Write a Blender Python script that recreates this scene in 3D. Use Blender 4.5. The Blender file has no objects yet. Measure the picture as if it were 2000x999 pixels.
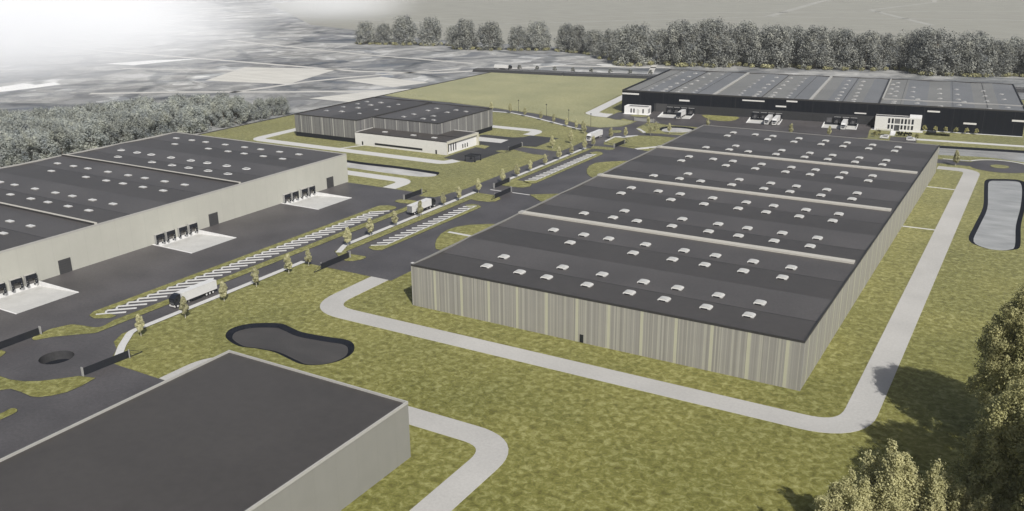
import bpy, math, random
import numpy as np
from mathutils import Vector, Matrix
from mathutils.geometry import tessellate_polygon

sc = bpy.context.scene
col = sc.collection
R = math.radians
PI = math.pi

# ------------------------------------------------------------------ materials
M = {}


def nn(nt, kind, **kw):
    n = nt.nodes.new(kind)
    for k, v in kw.items():
        setattr(n, k, v)
    return n


def base_mat(name, rough=0.9, spec=0.3):
    m = bpy.data.materials.new(name)
    m.use_nodes = True
    nt = m.node_tree
    b = nt.nodes['Principled BSDF']
    b.inputs['Roughness'].default_value = rough
    b.inputs['Specular IOR Level'].default_value = spec
    M[name] = m
    return m, nt, b


def ramp(nt, stops, interp='LINEAR'):
    r = nn(nt, 'ShaderNodeValToRGB')
    r.color_ramp.interpolation = interp
    e = r.color_ramp.elements
    while len(e) < len(stops):
        e.new(0.5)
    for k, (p, c) in enumerate(stops):
        e[k].position = p
        e[k].color = (*c, 1)
    return r


def simple(name, c, rough=0.85, spec=0.3, var=0.12, scale=0.6, metal=0.0, scale2=None):
    """plain colour broken up by world-space noise of two sizes"""
    m, nt, b = base_mat(name, rough, spec)
    b.inputs['Metallic'].default_value = metal
    g = nn(nt, 'ShaderNodeNewGeometry')
    n = nn(nt, 'ShaderNodeTexNoise')
    n.inputs['Scale'].default_value = scale
    n.inputs['Detail'].default_value = 5
    n.inputs['Roughness'].default_value = 0.6
    nt.links.new(g.outputs['Position'], n.inputs['Vector'])
    lo = tuple(x * (1 - var) for x in c)
    hi = tuple(min(1, x * (1 + var)) for x in c)
    r = ramp(nt, [(0.3, lo), (0.7, hi)])
    nt.links.new(n.outputs['Fac'], r.inputs['Fac'])
    out = r.outputs['Color']
    if scale2:
        n2 = nn(nt, 'ShaderNodeTexNoise')
        n2.inputs['Scale'].default_value = scale2
        n2.inputs['Detail'].default_value = 3
        nt.links.new(g.outputs['Position'], n2.inputs['Vector'])
        r2 = ramp(nt, [(0.35, (1 - var,) * 3), (0.65, (1 + var * .6,) * 3)])
        nt.links.new(n2.outputs['Fac'], r2.inputs['Fac'])
        mx = nn(nt, 'ShaderNodeMix', data_type='RGBA', blend_type='MULTIPLY')
        mx.inputs[0].default_value = 1
        nt.links.new(out, mx.inputs[6])
        nt.links.new(r2.outputs['Color'], mx.inputs[7])
        out = mx.outputs[2]
    nt.links.new(out, b.inputs['Base Color'])
    return m


def grass_mat(name, dark, mid, light):
    m, nt, b = base_mat(name, 0.95, 0.1)
    g = nn(nt, 'ShaderNodeNewGeometry')
    n1 = nn(nt, 'ShaderNodeTexNoise')
    n1.inputs['Scale'].default_value = 0.6
    n1.inputs['Detail'].default_value = 6
    n1.inputs['Roughness'].default_value = 0.62
    n1.inputs['Distortion'].default_value = 0.6
    n2 = nn(nt, 'ShaderNodeTexNoise')
    n2.inputs['Scale'].default_value = 0.035
    n2.inputs['Detail'].default_value = 3
    n3 = nn(nt, 'ShaderNodeTexNoise')
    n3.inputs['Scale'].default_value = 2.2
    n3.inputs['Detail'].default_value = 3
    for n in (n1, n2, n3):
        nt.links.new(g.outputs['Position'], n.inputs['Vector'])
    r1 = ramp(nt, [(0.33, dark), (0.5, mid), (0.68, light)])
    nt.links.new(n1.outputs['Fac'], r1.inputs['Fac'])
    r2 = ramp(nt, [(0.3, (0.82, 0.84, 0.82)), (0.7, (1.12, 1.1, 1.12))])
    nt.links.new(n2.outputs['Fac'], r2.inputs['Fac'])
    r3 = ramp(nt, [(0.3, (0.86, 0.87, 0.82)), (0.7, (1.12, 1.11, 1.12))])
    nt.links.new(n3.outputs['Fac'], r3.inputs['Fac'])
    o = r1.outputs['Color']
    for r in (r2, r3):
        mx = nn(nt, 'ShaderNodeMix', data_type='RGBA', blend_type='MULTIPLY')
        mx.inputs[0].default_value = 1
        nt.links.new(o, mx.inputs[6])
        nt.links.new(r.outputs['Color'], mx.inputs[7])
        o = mx.outputs[2]
    nt.links.new(o, b.inputs['Base Color'])
    b.inputs['Sheen Weight'].default_value = 0.55
    b.inputs['Sheen Roughness'].default_value = 0.3
    b.inputs['Sheen Tint'].default_value = (1.0, 0.97, 0.86, 1)
    bp = nn(nt, 'ShaderNodeBump')
    bp.inputs['Strength'].default_value = 0.5
    bp.inputs['Distance'].default_value = 0.25
    nt.links.new(n3.outputs['Fac'], bp.inputs['Height'])
    nt.links.new(bp.outputs['Normal'], b.inputs['Normal'])
    return m


def terrain_mat(name):
    """grey built-up and farmed land far off: irregular parcels, pale lots, dark hedges"""
    m, nt, b = base_mat(name, 1.0, 0.05)
    g = nn(nt, 'ShaderNodeNewGeometry')
    mp = nn(nt, 'ShaderNodeMapping')
    mp.inputs['Rotation'].default_value = (0, 0, R(24))
    nt.links.new(g.outputs['Position'], mp.inputs['Vector'])
    vo = nn(nt, 'ShaderNodeTexVoronoi')
    vo.inputs['Scale'].default_value = 0.011
    vo.distance = 'MANHATTAN'
    nt.links.new(mp.outputs['Vector'], vo.inputs['Vector'])
    n1 = nn(nt, 'ShaderNodeTexNoise')
    n1.inputs['Scale'].default_value = 0.03
    n1.inputs['Detail'].default_value = 7
    n1.inputs['Roughness'].default_value = 0.68
    n1.inputs['Distortion'].default_value = 0.9
    nt.links.new(mp.outputs['Vector'], n1.inputs['Vector'])
    ad = nn(nt, 'ShaderNodeMath', operation='MULTIPLY_ADD')
    sp = nn(nt, 'ShaderNodeSeparateColor')
    nt.links.new(vo.outputs['Color'], sp.inputs['Color'])
    nt.links.new(sp.outputs['Red'], ad.inputs[0])
    ad.inputs[1].default_value = 0.22
    nt.links.new(n1.outputs['Fac'], ad.inputs[2])
    r = ramp(nt, [(0.38, (0.125, 0.14, 0.158)), (0.5, (0.178, 0.184, 0.19)), (0.64, (0.27, 0.272, 0.265)),
                  (0.74, (0.35, 0.35, 0.335)), (0.81, (0.46, 0.46, 0.45))])
    nt.links.new(ad.outputs[0], r.inputs['Fac'])
    v2 = nn(nt, 'ShaderNodeTexVoronoi')
    v2.inputs['Scale'].default_value = 0.045
    v2.distance = 'MANHATTAN'
    nt.links.new(mp.outputs['Vector'], v2.inputs['Vector'])
    s2 = nn(nt, 'ShaderNodeSeparateColor')
    nt.links.new(v2.outputs['Color'], s2.inputs['Color'])
    n3 = nn(nt, 'ShaderNodeTexNoise')
    n3.inputs['Scale'].default_value = 0.006
    nt.links.new(mp.outputs['Vector'], n3.inputs['Vector'])
    th = nn(nt, 'ShaderNodeMath', operation='MULTIPLY')
    nt.links.new(s2.outputs['Green'], th.inputs[0])
    nt.links.new(n3.outputs['Fac'], th.inputs[1])
    rr = ramp(nt, [(0.0, (0.8,) * 3), (0.1, (0.8,) * 3), (0.12, (1, 1, 1)), (0.49, (1, 1, 1)), (0.51, (1.5,) * 3)])
    nt.links.new(th.outputs[0], rr.inputs['Fac'])
    mx = nn(nt, 'ShaderNodeMix', data_type='RGBA', blend_type='MULTIPLY')
    mx.inputs[0].default_value = 1
    nt.links.new(r.outputs['Color'], mx.inputs[6])
    nt.links.new(rr.outputs['Color'], mx.inputs[7])
    v3 = nn(nt, 'ShaderNodeTexVoronoi', feature='DISTANCE_TO_EDGE')
    v3.inputs['Scale'].default_value = 0.009
    n4 = nn(nt, 'ShaderNodeTexNoise')
    n4.inputs['Scale'].default_value = 0.05
    n4.inputs['Detail'].default_value = 4
    nt.links.new(mp.outputs['Vector'], n4.inputs['Vector'])
    ma = nn(nt, 'ShaderNodeVectorMath', operation='MULTIPLY_ADD')
    ma.inputs[1].default_value = (26, 26, 0)
    nt.links.new(n4.outputs['Color'], ma.inputs[0])
    nt.links.new(mp.outputs['Vector'], ma.inputs[2])
    nt.links.new(ma.outputs['Vector'], v3.inputs['Vector'])
    r3 = ramp(nt, [(0.0, (0.58, 0.6, 0.63)), (0.035, (0.62, 0.64, 0.66)), (0.06, (1, 1, 1))])
    nt.links.new(v3.outputs['Distance'], r3.inputs['Fac'])
    mx3 = nn(nt, 'ShaderNodeMix', data_type='RGBA', blend_type='MULTIPLY')
    mx3.inputs[0].default_value = 1
    nt.links.new(mx.outputs[2], mx3.inputs[6])
    nt.links.new(r3.outputs['Color'], mx3.inputs[7])
    nt.links.new(mx3.outputs[2], b.inputs['Base Color'])
    return m


def field_mat(name, c, angle, scale=0.02, amt=0.12):
    m, nt, b = base_mat(name, 1.0, 0.05)
    g = nn(nt, 'ShaderNodeNewGeometry')
    mp = nn(nt, 'ShaderNodeMapping')
    mp.inputs['Rotation'].default_value = (0, 0, R(angle))
    mp.inputs['Scale'].default_value = (1, 6, 1)
    nt.links.new(g.outputs['Position'], mp.inputs['Vector'])
    n = nn(nt, 'ShaderNodeTexNoise')
    n.inputs['Scale'].default_value = scale
    n.inputs['Detail'].default_value = 6
    nt.links.new(mp.outputs['Vector'], n.inputs['Vector'])
    r = ramp(nt, [(0.32, tuple(x * (1 - amt) for x in c)), (0.68, tuple(x * (1 + amt) for x in c))])
    nt.links.new(n.outputs['Fac'], r.inputs['Fac'])
    nt.links.new(r.outputs['Color'], b.inputs['Base Color'])
    return m


def cladding(name, stops, scale, rough=0.6, band=None, direction=(1, 1, 0), detail=2.0):
    """vertical sheet cladding: colour depends only on the place along the wall"""
    m, nt, b = base_mat(name, rough, 0.08 if rough > .9 else 0.3)
    g = nn(nt, 'ShaderNodeNewGeometry')
    d = nn(nt, 'ShaderNodeVectorMath', operation='DOT_PRODUCT')
    d.inputs[1].default_value = direction
    nt.links.new(g.outputs['Position'], d.inputs[0])
    n = nn(nt, 'ShaderNodeTexNoise', noise_dimensions='1D')
    n.inputs['Scale'].default_value = scale
    n.inputs['Detail'].default_value = detail
    n.inputs['Roughness'].default_value = 0.75
    nt.links.new(d.outputs['Value'], n.inputs['W'])
    r = ramp(nt, stops)
    nt.links.new(n.outputs['Fac'], r.inputs['Fac'])
    o = r.outputs['Color']
    if band:
        period, width, c = band
        mo = nn(nt, 'ShaderNodeMath', operation='PINGPONG')
        nt.links.new(d.outputs['Value'], mo.inputs[0])
        mo.inputs[1].default_value = period / 2
        lt = nn(nt, 'ShaderNodeMath', operation='LESS_THAN')
        nt.links.new(mo.outputs[0], lt.inputs[0])
        lt.inputs[1].default_value = width / 2
        mx = nn(nt, 'ShaderNodeMix', data_type='RGBA')
        nt.links.new(lt.outputs[0], mx.inputs[0])
        nt.links.new(o, mx.inputs[6])
        mx.inputs[7].default_value = (*c, 1)
        o = mx.outputs[2]
    # weathering, large and soft
    w = nn(nt, 'ShaderNodeTexNoise')
    w.inputs['Scale'].default_value = 0.25
    w.inputs['Detail'].default_value = 4
    nt.links.new(g.outputs['Position'], w.inputs['Vector'])
    rw = ramp(nt, [(0.3, (0.975,) * 3), (0.7, (1.02,) * 3)])
    nt.links.new(w.outputs['Fac'], rw.inputs['Fac'])
    mx2 = nn(nt, 'ShaderNodeMix', data_type='RGBA', blend_type='MULTIPLY')
    mx2.inputs[0].default_value = 1
    nt.links.new(o, mx2.inputs[6])
    nt.links.new(rw.outputs['Color'], mx2.inputs[7])
    nt.links.new(mx2.outputs[2], b.inputs['Base Color'])
    return m


def leaf_mat(name, dark, light, trans=0.25, scale=0.5):
    m = bpy.data.materials.new(name)
    m.use_nodes = True
    nt = m.node_tree
    nt.nodes.clear()
    out = nn(nt, 'ShaderNodeOutputMaterial')
    tc = nn(nt, 'ShaderNodeTexCoord')
    n = nn(nt, 'ShaderNodeTexNoise')
    n.inputs['Scale'].default_value = scale
    n.inputs['Detail'].default_value = 4
    n.inputs['Roughness'].default_value = 0.7
    nt.links.new(tc.outputs['Object'], n.inputs['Vector'])
    r = ramp(nt, [(0.32, dark), (0.7, light)])
    nt.links.new(n.outputs['Fac'], r.inputs['Fac'])
    oi = nn(nt, 'ShaderNodeObjectInfo')
    mr = nn(nt, 'ShaderNodeMapRange')
    mr.inputs['To Min'].default_value = 0.8
    mr.inputs['To Max'].default_value = 1.2
    nt.links.new(oi.outputs['Random'], mr.inputs['Value'])
    hs = nn(nt, 'ShaderNodeHueSaturation')
    nt.links.new(mr.outputs['Result'], hs.inputs['Value'])
    nt.links.new(r.outputs['Color'], hs.inputs['Color'])
    d = nn(nt, 'ShaderNodeBsdfDiffuse')
    t = nn(nt, 'ShaderNodeBsdfTranslucent')
    mx = nn(nt, 'ShaderNodeMixShader')
    mx.inputs[0].default_value = trans
    nt.links.new(hs.outputs['Color'], d.inputs['Color'])
    nt.links.new(hs.outputs['Color'], t.inputs['Color'])
    nt.links.new(d.outputs[0], mx.inputs[1])
    nt.links.new(t.outputs[0], mx.inputs[2])
    nt.links.new(mx.outputs[0], out.inputs['Surface'])
    M[name] = m
    return m


def water_mat(name, c, rough=0.12, bump=0.25):
    m, nt, b = base_mat(name, rough, 0.5)
    g = nn(nt, 'ShaderNodeNewGeometry')
    mp = nn(nt, 'ShaderNodeMapping')
    mp.inputs['Scale'].default_value = (0.7, 1.6, 1)
    nt.links.new(g.outputs['Position'], mp.inputs['Vector'])
    n = nn(nt, 'ShaderNodeTexNoise')
    n.inputs['Scale'].default_value = 0.9
    n.inputs['Detail'].default_value = 5
    nt.links.new(mp.outputs['Vector'], n.inputs['Vector'])
    bp = nn(nt, 'ShaderNodeBump')
    bp.inputs['Strength'].default_value = bump
    bp.inputs['Distance'].default_value = 0.2
    nt.links.new(n.outputs['Fac'], bp.inputs['Height'])
    nt.links.new(bp.outputs['Normal'], b.inputs['Normal'])
    n2 = nn(nt, 'ShaderNodeTexNoise')
    n2.inputs['Scale'].default_value = 0.12
    n2.inputs['Detail'].default_value = 6
    nt.links.new(mp.outputs['Vector'], n2.inputs['Vector'])
    r = ramp(nt, [(0.3, tuple(x * .8 for x in c)), (0.7, tuple(x * 1.15 for x in c))])  # broad tone swings painted in for uneven reflection
    nt.links.new(n2.outputs['Fac'], r.inputs['Fac'])
    nt.links.new(r.outputs['Color'], b.inputs['Base Color'])
    return m


grass_mat('grass', (0.103, 0.099, 0.025), (0.171, 0.167, 0.046), (0.292, 0.287, 0.115))
grass_mat('meadow', (0.20, 0.196, 0.085), (0.262, 0.257, 0.122), (0.34, 0.334, 0.18))  # far grass, with the paling of distant haze put into its colour
terrain_mat('terrain')
field_mat('farmland', (0.27, 0.268, 0.235), 12)
field_mat('pale_field', (0.50, 0.49, 0.45), 30, 0.03, 0.1)
simple('white_ground', (0.74, 0.74, 0.72), 1.0, 0.05, 0.06, 0.05)
simple('pale_track', (0.47, 0.46, 0.43), 1.0, 0.05, 0.15, 0.05)
simple('asphalt', (0.078, 0.073, 0.073), 0.5, 0.4, 0.2, 1.2, scale2=0.06)
simple('faint_track', (0.325, 0.323, 0.295), 1.0, 0.05, 0.15, 0.05)
simple('asphalt_dark', (0.042, 0.042, 0.044), 0.75, 0.4, 0.2, 1.2, scale2=0.06)
simple('kerb_dark', (0.06, 0.06, 0.058), 0.9, 0.2, 0.2, 1)
simple('concrete_road', (0.40, 0.392, 0.37), 0.9, 0.2, 0.07, 1.5, scale2=0.05)
simple('concrete_pad', (0.47, 0.467, 0.445), 0.85, 0.2, 0.05, 1.2, scale2=0.2)
simple('concrete_white', (0.66, 0.66, 0.65), 0.85, 0.2, 0.06, 1.2, scale2=0.2)
simple('pavement', (0.49, 0.488, 0.47), 0.9, 0.2, 0.08, 2.0)
simple('marking', (0.50, 0.50, 0.485), 0.85, 0.2, 0.08, 2.0)
simple('bank', (0.011, 0.013, 0.018), 0.95, 0.1, 0.15, 0.8)
water_mat('dark_water', (0.058, 0.053, 0.048), 0.5, 0.3)
water_mat('grey_water', (0.33, 0.33, 0.315), 0.22, 0.5)  # reflected sky put into the grey base colour
water_mat('pale_water', (0.5, 0.49, 0.46), 0.25, 0.5)  # sky reflection painted in as a pale base
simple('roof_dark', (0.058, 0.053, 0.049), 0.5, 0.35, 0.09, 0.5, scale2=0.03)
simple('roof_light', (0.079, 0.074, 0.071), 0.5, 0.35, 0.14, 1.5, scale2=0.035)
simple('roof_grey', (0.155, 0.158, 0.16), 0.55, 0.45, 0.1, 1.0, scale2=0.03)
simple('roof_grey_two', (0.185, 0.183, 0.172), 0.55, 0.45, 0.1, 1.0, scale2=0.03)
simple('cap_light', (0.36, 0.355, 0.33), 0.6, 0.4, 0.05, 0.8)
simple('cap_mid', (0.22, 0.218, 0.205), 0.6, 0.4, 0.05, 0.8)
simple('cap_dark', (0.035, 0.034, 0.034), 0.6, 0.4, 0.1, 0.8)
simple('firewall', (0.42, 0.405, 0.36), 0.8, 0.3, 0.06, 1.0)
cladding('clad_main', [(0.36, (0.225, 0.217, 0.195)), (0.52, (0.27, 0.263, 0.24)), (0.60, (0.35, 0.342, 0.285)), (0.72, (0.31, 0.305, 0.285))],
         1.15, band=(9.3, 0.8, (0.40, 0.395, 0.30)), detail=3)
cladding('clad_beige', [(0.3, (0.41, 0.408, 0.36)), (0.7, (0.42, 0.418, 0.37))], 0.17, band=(6.0, 0.06, (0.33, 0.325, 0.29)))
cladding('clad_front', [(0.3, (0.225, 0.224, 0.205)), (0.7, (0.232, 0.231, 0.212))], 0.17, band=(6.0, 0.06, (0.195, 0.192, 0.175)))
cladding('clad_grey', [(0.38, (0.085, 0.086, 0.088)), (0.5, (0.235, 0.233, 0.222)), (0.62, (0.12, 0.12, 0.12))], 2.4,
         band=(8.0, 0.7, (0.33, 0.325, 0.30)), detail=2)
cladding('clad_black', [(0.3, (0.009, 0.011, 0.015)), (0.7, (0.013, 0.015, 0.019))], 0.6, rough=0.95, band=(17.0, 0.25, (0.03, 0.031, 0.034)))
simple('plinth', (0.012, 0.014, 0.019), 0.7, 0.3, 0.1, 1)
simple('plinth_grey', (0.03, 0.031, 0.033), 0.7, 0.3, 0.1, 1)
simple('render_white', (0.58, 0.575, 0.55), 0.85, 0.2, 0.04, 1)
simple('render_bright', (0.68, 0.678, 0.665), 0.85, 0.2, 0.04, 1)
simple('render_cream', (0.50, 0.485, 0.40), 0.85, 0.2, 0.05, 1)
simple('glass_dark', (0.016, 0.018, 0.024), 0.15, 0.5, 0.2, 0.6)
simple('glass_grey', (0.10, 0.10, 0.105), 0.2, 0.5, 0.3, 1.2)
simple('strip_window', (0.58, 0.57, 0.55), 0.5, 0.4, 0.06, 1)
simple('door_grey', (0.052, 0.052, 0.053), 0.6, 0.4, 0.08, 2)
simple('dock_panel', (0.13, 0.125, 0.12), 0.6, 0.4, 0.08, 2)
simple('rubber', (0.015, 0.017, 0.022), 0.85, 0.2, 0.15, 2)
simple('dome_white', (0.47, 0.468, 0.445), 0.4, 0.5, 0.06, 3)
simple('dome_pale', (0.33, 0.329, 0.315), 0.35, 0.5, 0.08, 3)
simple('glazing_white', (0.6, 0.6, 0.58), 0.4, 0.4, 0.05, 3)
simple('dome_grey', (0.22, 0.222, 0.218), 0.4, 0.4, 0.08, 3)
simple('metal_grey', (0.30, 0.30, 0.29), 0.5, 0.5, 0.08, 3)
simple('gate_black', (0.017, 0.019, 0.024), 0.6, 0.4, 0.1, 3)
simple('truck_white', (0.56, 0.56, 0.55), 0.5, 0.3, 0.03, 1)
simple('truck_black', (0.014, 0.016, 0.021), 0.3, 0.5, 0.1, 2)
simple('tyre', (0.02, 0.02, 0.021), 0.9, 0.2, 0.1, 4)
simple('rim', (0.55, 0.55, 0.54), 0.4, 0.5, 0.05, 4)
simple('lamp_glass', (0.7, 0.68, 0.6), 0.2, 0.5, 0.05, 4)
simple('bark_pale', (0.42, 0.40, 0.34), 0.9, 0.1, 0.15, 3)
simple('bark', (0.14, 0.12, 0.095), 0.95, 0.1, 0.25, 3)
leaf_mat('leaf_street', (0.36, 0.35, 0.17), (0.72, 0.70, 0.48), 0.4, 1.4)
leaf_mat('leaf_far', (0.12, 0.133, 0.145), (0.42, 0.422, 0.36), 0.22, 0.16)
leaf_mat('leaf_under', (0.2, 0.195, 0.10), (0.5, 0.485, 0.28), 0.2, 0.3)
leaf_mat('leaf_wood', (0.27, 0.30, 0.32), (0.52, 0.53, 0.44), 0.4, 0.12)  # leaves lightened and blued: haze over the wood put into the colour
leaf_mat('leaf_olive', (0.28, 0.27, 0.115), (0.74, 0.71, 0.38), 0.42, 0.5)
leaf_mat('leaf_pale', (0.27, 0.262, 0.125), (0.68, 0.65, 0.37), 0.4, 0.5)
leaf_mat('leaf_shrub', (0.018, 0.02, 0.014), (0.06, 0.06, 0.035), 0.1, 1.0)


# ------------------------------------------------------------------ mesh helpers
class MB:
    def __init__(s):
        s.v, s.f, s.m, s.mats = [], [], [], []

    def mi(s, mat):
        if mat not in s.mats:
            s.mats.append(mat)
        return s.mats.index(mat)

    def face(s, pts, mat):
        i = len(s.v)
        s.v += [tuple(p) for p in pts]
        s.f.append(tuple(range(i, i + len(pts))))
        s.m.append(s.mi(mat))

    def box(s, x0, x1, y0, y1, z0, z1, mat, top=None):
        c = [(x0, y0, z0), (x1, y0, z0), (x1, y1, z0), (x0, y1, z0), (x0, y0, z1), (x1, y0, z1), (x1, y1, z1), (x0, y1, z1)]
        i = len(s.v)
        s.v += c
        for k, q in enumerate(((0, 3, 2, 1), (4, 5, 6, 7), (0, 1, 5, 4), (1, 2, 6, 5), (2, 3, 7, 6), (3, 0, 4, 7))):
            s.f.append(tuple(i + j for j in q))
            s.m.append(s.mi(top if (k == 1 and top) else mat))
        return s

    def sheet(s, loops, z, mat):
        """flat polygon with holes; z a number or a function of (x, y)"""
        zf = z if callable(z) else (lambda x, y: z)
        ls = [[Vector((p[0], p[1], 0)) for p in l] for l in loops]
        flat = [p for l in ls for p in l]
        i = len(s.v)
        s.v += [(p.x, p.y, zf(p.x, p.y)) for p in flat]
        for t in tessellate_polygon(ls):
            a, b, c = (flat[k] for k in t)
            if (b - a).cross(c - a).z < 0:
                t = (t[0], t[2], t[1])
            if abs((b - a).cross(c - a).z) < 1e-9:
                continue
            s.f.append(tuple(i + k for k in t))
            s.m.append(s.mi(mat))
        return s

    def slab(s, loop, z0, z1, top, side=None, holes=()):
        side = side or top
        s.sheet([loop, *holes], z1, top)
        for l in (loop, *holes):
            n = len(l)
            for k in range(n):
                a, b = l[k], l[(k + 1) % n]
                s.face([(*a[:2], z0), (*b[:2], z0), (*b[:2], z1), (*a[:2], z1)], side)
        return s

    def tube(s, a, b, r0, r1, mat, n=8, cap=True):
        a, b = Vector(a), Vector(b)
        d = (b - a).normalized()
        u = d.orthogonal().normalized()
        w = d.cross(u)
        i = len(s.v)
        for p, r in ((a, r0), (b, r1)):
            for k in range(n):
                t = 2 * PI * k / n
                s.v.append(tuple(p + (u * math.cos(t) + w * math.sin(t)) * r))
        for k in range(n):
            j = (k + 1) % n
            s.f.append((i + k, i + j, i + n + j, i + n + k))
            s.m.append(s.mi(mat))
        if cap:
            s.f.append(tuple(i + n + k for k in range(n)))
            s.m.append(s.mi(mat))
            s.f.append(tuple(i + n - 1 - k for k in range(n)))
            s.m.append(s.mi(mat))
        return s

    def prism_y(s, prof, y0, y1, mat):
        """profile in x-z, pushed along y"""
        n = len(prof)
        i = len(s.v)
        s.v += [(p[0], y0, p[1]) for p in prof] + [(p[0], y1, p[1]) for p in prof]
        for k in range(n):
            j = (k + 1) % n
            s.f.append((i + k, i + j, i + n + j, i + n + k))
            s.m.append(s.mi(mat))
        s.f.append(tuple(i + n + k for k in range(n)))
        s.m.append(s.mi(mat))
        s.f.append(tuple(i + n - 1 - k for k in range(n)))
        s.m.append(s.mi(mat))
        return s

    def dome(s, cx, cy, z, rx, ry, h, mat, nu=14, nv=4):
        i = len(s.v)
        for a in range(nv):
            t = (PI / 2) * a / nv
            for k in range(nu):
                p = 2 * PI * k / nu
                s.v.append((cx + rx * math.cos(t) * math.cos(p), cy + ry * math.cos(t) * math.sin(p), z + h * math.sin(t)))
        s.v.append((cx, cy, z + h))
        for a in range(nv - 1):
            for k in range(nu):
                j = (k + 1) % nu
                s.f.append((i + a * nu + k, i + a * nu + j, i + (a + 1) * nu + j, i + (a + 1) * nu + k))
                s.m.append(s.mi(mat))
        for k in range(nu):
            s.f.append((i + (nv - 1) * nu + k, i + (nv - 1) * nu + (k + 1) % nu, i + nv * nu))
            s.m.append(s.mi(mat))
        return s

    def mesh(s, name, smooth=False):
        me = bpy.data.meshes.new(name)
        me.from_pydata(s.v, [], s.f)
        for k in s.mats:
            me.materials.append(M[k])
        me.polygons.foreach_set('material_index', s.m)
        if smooth:
            me.polygons.foreach_set('use_smooth', [True] * len(s.f))
        me.update()
        return me

    def build(s, name, parent=None, loc=None, smooth=False, rotz=0.0):
        return link(name, s.mesh(name, smooth), parent, loc, rotz)


def link(name, me, parent=None, loc=None, rotz=0.0):
    o = bpy.data.objects.new(name, me)
    col.objects.link(o)
    o.parent = parent
    if loc:
        o.location = loc
    o.rotation_euler = (0, 0, rotz)
    return o


def tag(o, label, cat, group=None):
    o['label'] = label
    o['category'] = cat
    if group:
        o['group'] = group
    return o


def struct(o):
    o['kind'] = 'structure'
    return o


def thing(name, label, cat, loc=(0, 0, 0), rotz=0.0, group=None):
    o = bpy.data.objects.new(name, None)
    o.empty_display_size = 0.5
    col.objects.link(o)
    o.location = loc
    o.rotation_euler = (0, 0, rotz)
    return tag(o, label, cat, group)


def kids(o):
    return [c for c in bpy.data.objects if c.parent == o]


def dup(tree, loc, rotz, label, group=None, scale=None):
    """tree = (root, [(part, [subparts])])"""
    root, parts = tree
    r = root.copy()
    col.objects.link(r)
    r.location = loc
    r.rotation_euler = (0, 0, rotz)
    if scale:
        r.scale = scale
    r['label'] = label
    if group:
        r['group'] = group
    for p, subs in parts:
        c = p.copy()
        col.objects.link(c)
        c.parent = r
        for s in subs:
            d = s.copy()
            col.objects.link(d)
            d.parent = c
    return r


def tree_of(root):
    ks = kids(root)
    return (root, [(k, kids(k)) for k in ks])


def smooth_loop(pts, n=5):
    out = []
    N = len(pts)
    P = [np.array(p, float) for p in pts]
    for i in range(N):
        a, b, c, d = P[i - 1], P[i], P[(i + 1) % N], P[(i + 2) % N]
        for k in range(n):
            t = k / n
            out.append(tuple(0.5 * ((2 * b) + (c - a) * t + (2 * a - 5 * b + 4 * c - d) * t * t + (3 * b - a - 3 * c + d) * t ** 3)))
    return out


def fillet(pts, rad, n=8, closed=False):
    out = []
    N = len(pts)
    for i, p in enumerate(pts):
        r = rad[i] if isinstance(rad, (list, tuple)) else rad
        if (not closed and i in (0, N - 1)) or r <= 0:
            out.append(tuple(p))
            continue
        p = Vector(p).to_2d()
        a = (Vector(pts[i - 1]).to_2d() - p)
        b = (Vector(pts[(i + 1) % N]).to_2d() - p)
        la, lb = a.length, b.length
        a.normalize()
        b.normalize()
        ang = a.angle(b)
        t = min(r / math.tan(ang / 2), la * .49, lb * .49)
        s, e = p + a * t, p + b * t
        for k in range(n + 1):
            u = k / n
            q = s * (1 - u) ** 2 + p * 2 * u * (1 - u) + e * u * u
            # pull the quadratic curve towards a circle
            out.append((q.x, q.y))
    return out


def ribbon(line, w):
    """closed outline of a strip of width w along a line"""
    L, Rr = [], []
    N = len(line)
    for i in range(N):
        a = Vector(line[max(i - 1, 0)][:2])
        b = Vector(line[min(i + 1, N - 1)][:2])
        d = (b - a).normalized()
        n = Vector((-d.y, d.x)) * (w / 2)
        p = Vector(line[i][:2])
        L.append((p.x + n.x, p.y + n.y))
        Rr.append((p.x - n.x, p.y - n.y))
    return L + Rr[::-1]


def area(l):
    return 0.5 * sum(l[i][0] * l[(i + 1) % len(l)][1] - l[(i + 1) % len(l)][0] * l[i][1] for i in range(len(l)))


def inset(loop, d):
    sgn = 1 if area(loop) > 0 else -1
    out = []
    N = len(loop)
    for i in range(N):
        a = Vector(loop[i - 1])
        b = Vector(loop[(i + 1) % N])
        t = (b - a).normalized()
        n = Vector((-t.y, t.x)) * sgn * d
        out.append((loop[i][0] + n.x, loop[i][1] + n.y))
    return out


def rect(x0, x1, y0, y1):
    return [(x0, y0), (x1, y0), (x1, y1), (x0, y1)]


# ------------------------------------------------------------------ the far building's own axes
DA = R(6.0)
DO = (-242.0, 551.5)


def dw(u, v):
    return (DO[0] + u * math.cos(DA) - v * math.sin(DA), DO[1] + u * math.sin(DA) + v * math.cos(DA))


def dz(x, y):
    v = -(x - DO[0]) * math.sin(DA) + (y - DO[1]) * math.cos(DA)
    return max(0.0, min(1.3, (v + 12) / 12 * 1.3))


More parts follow.
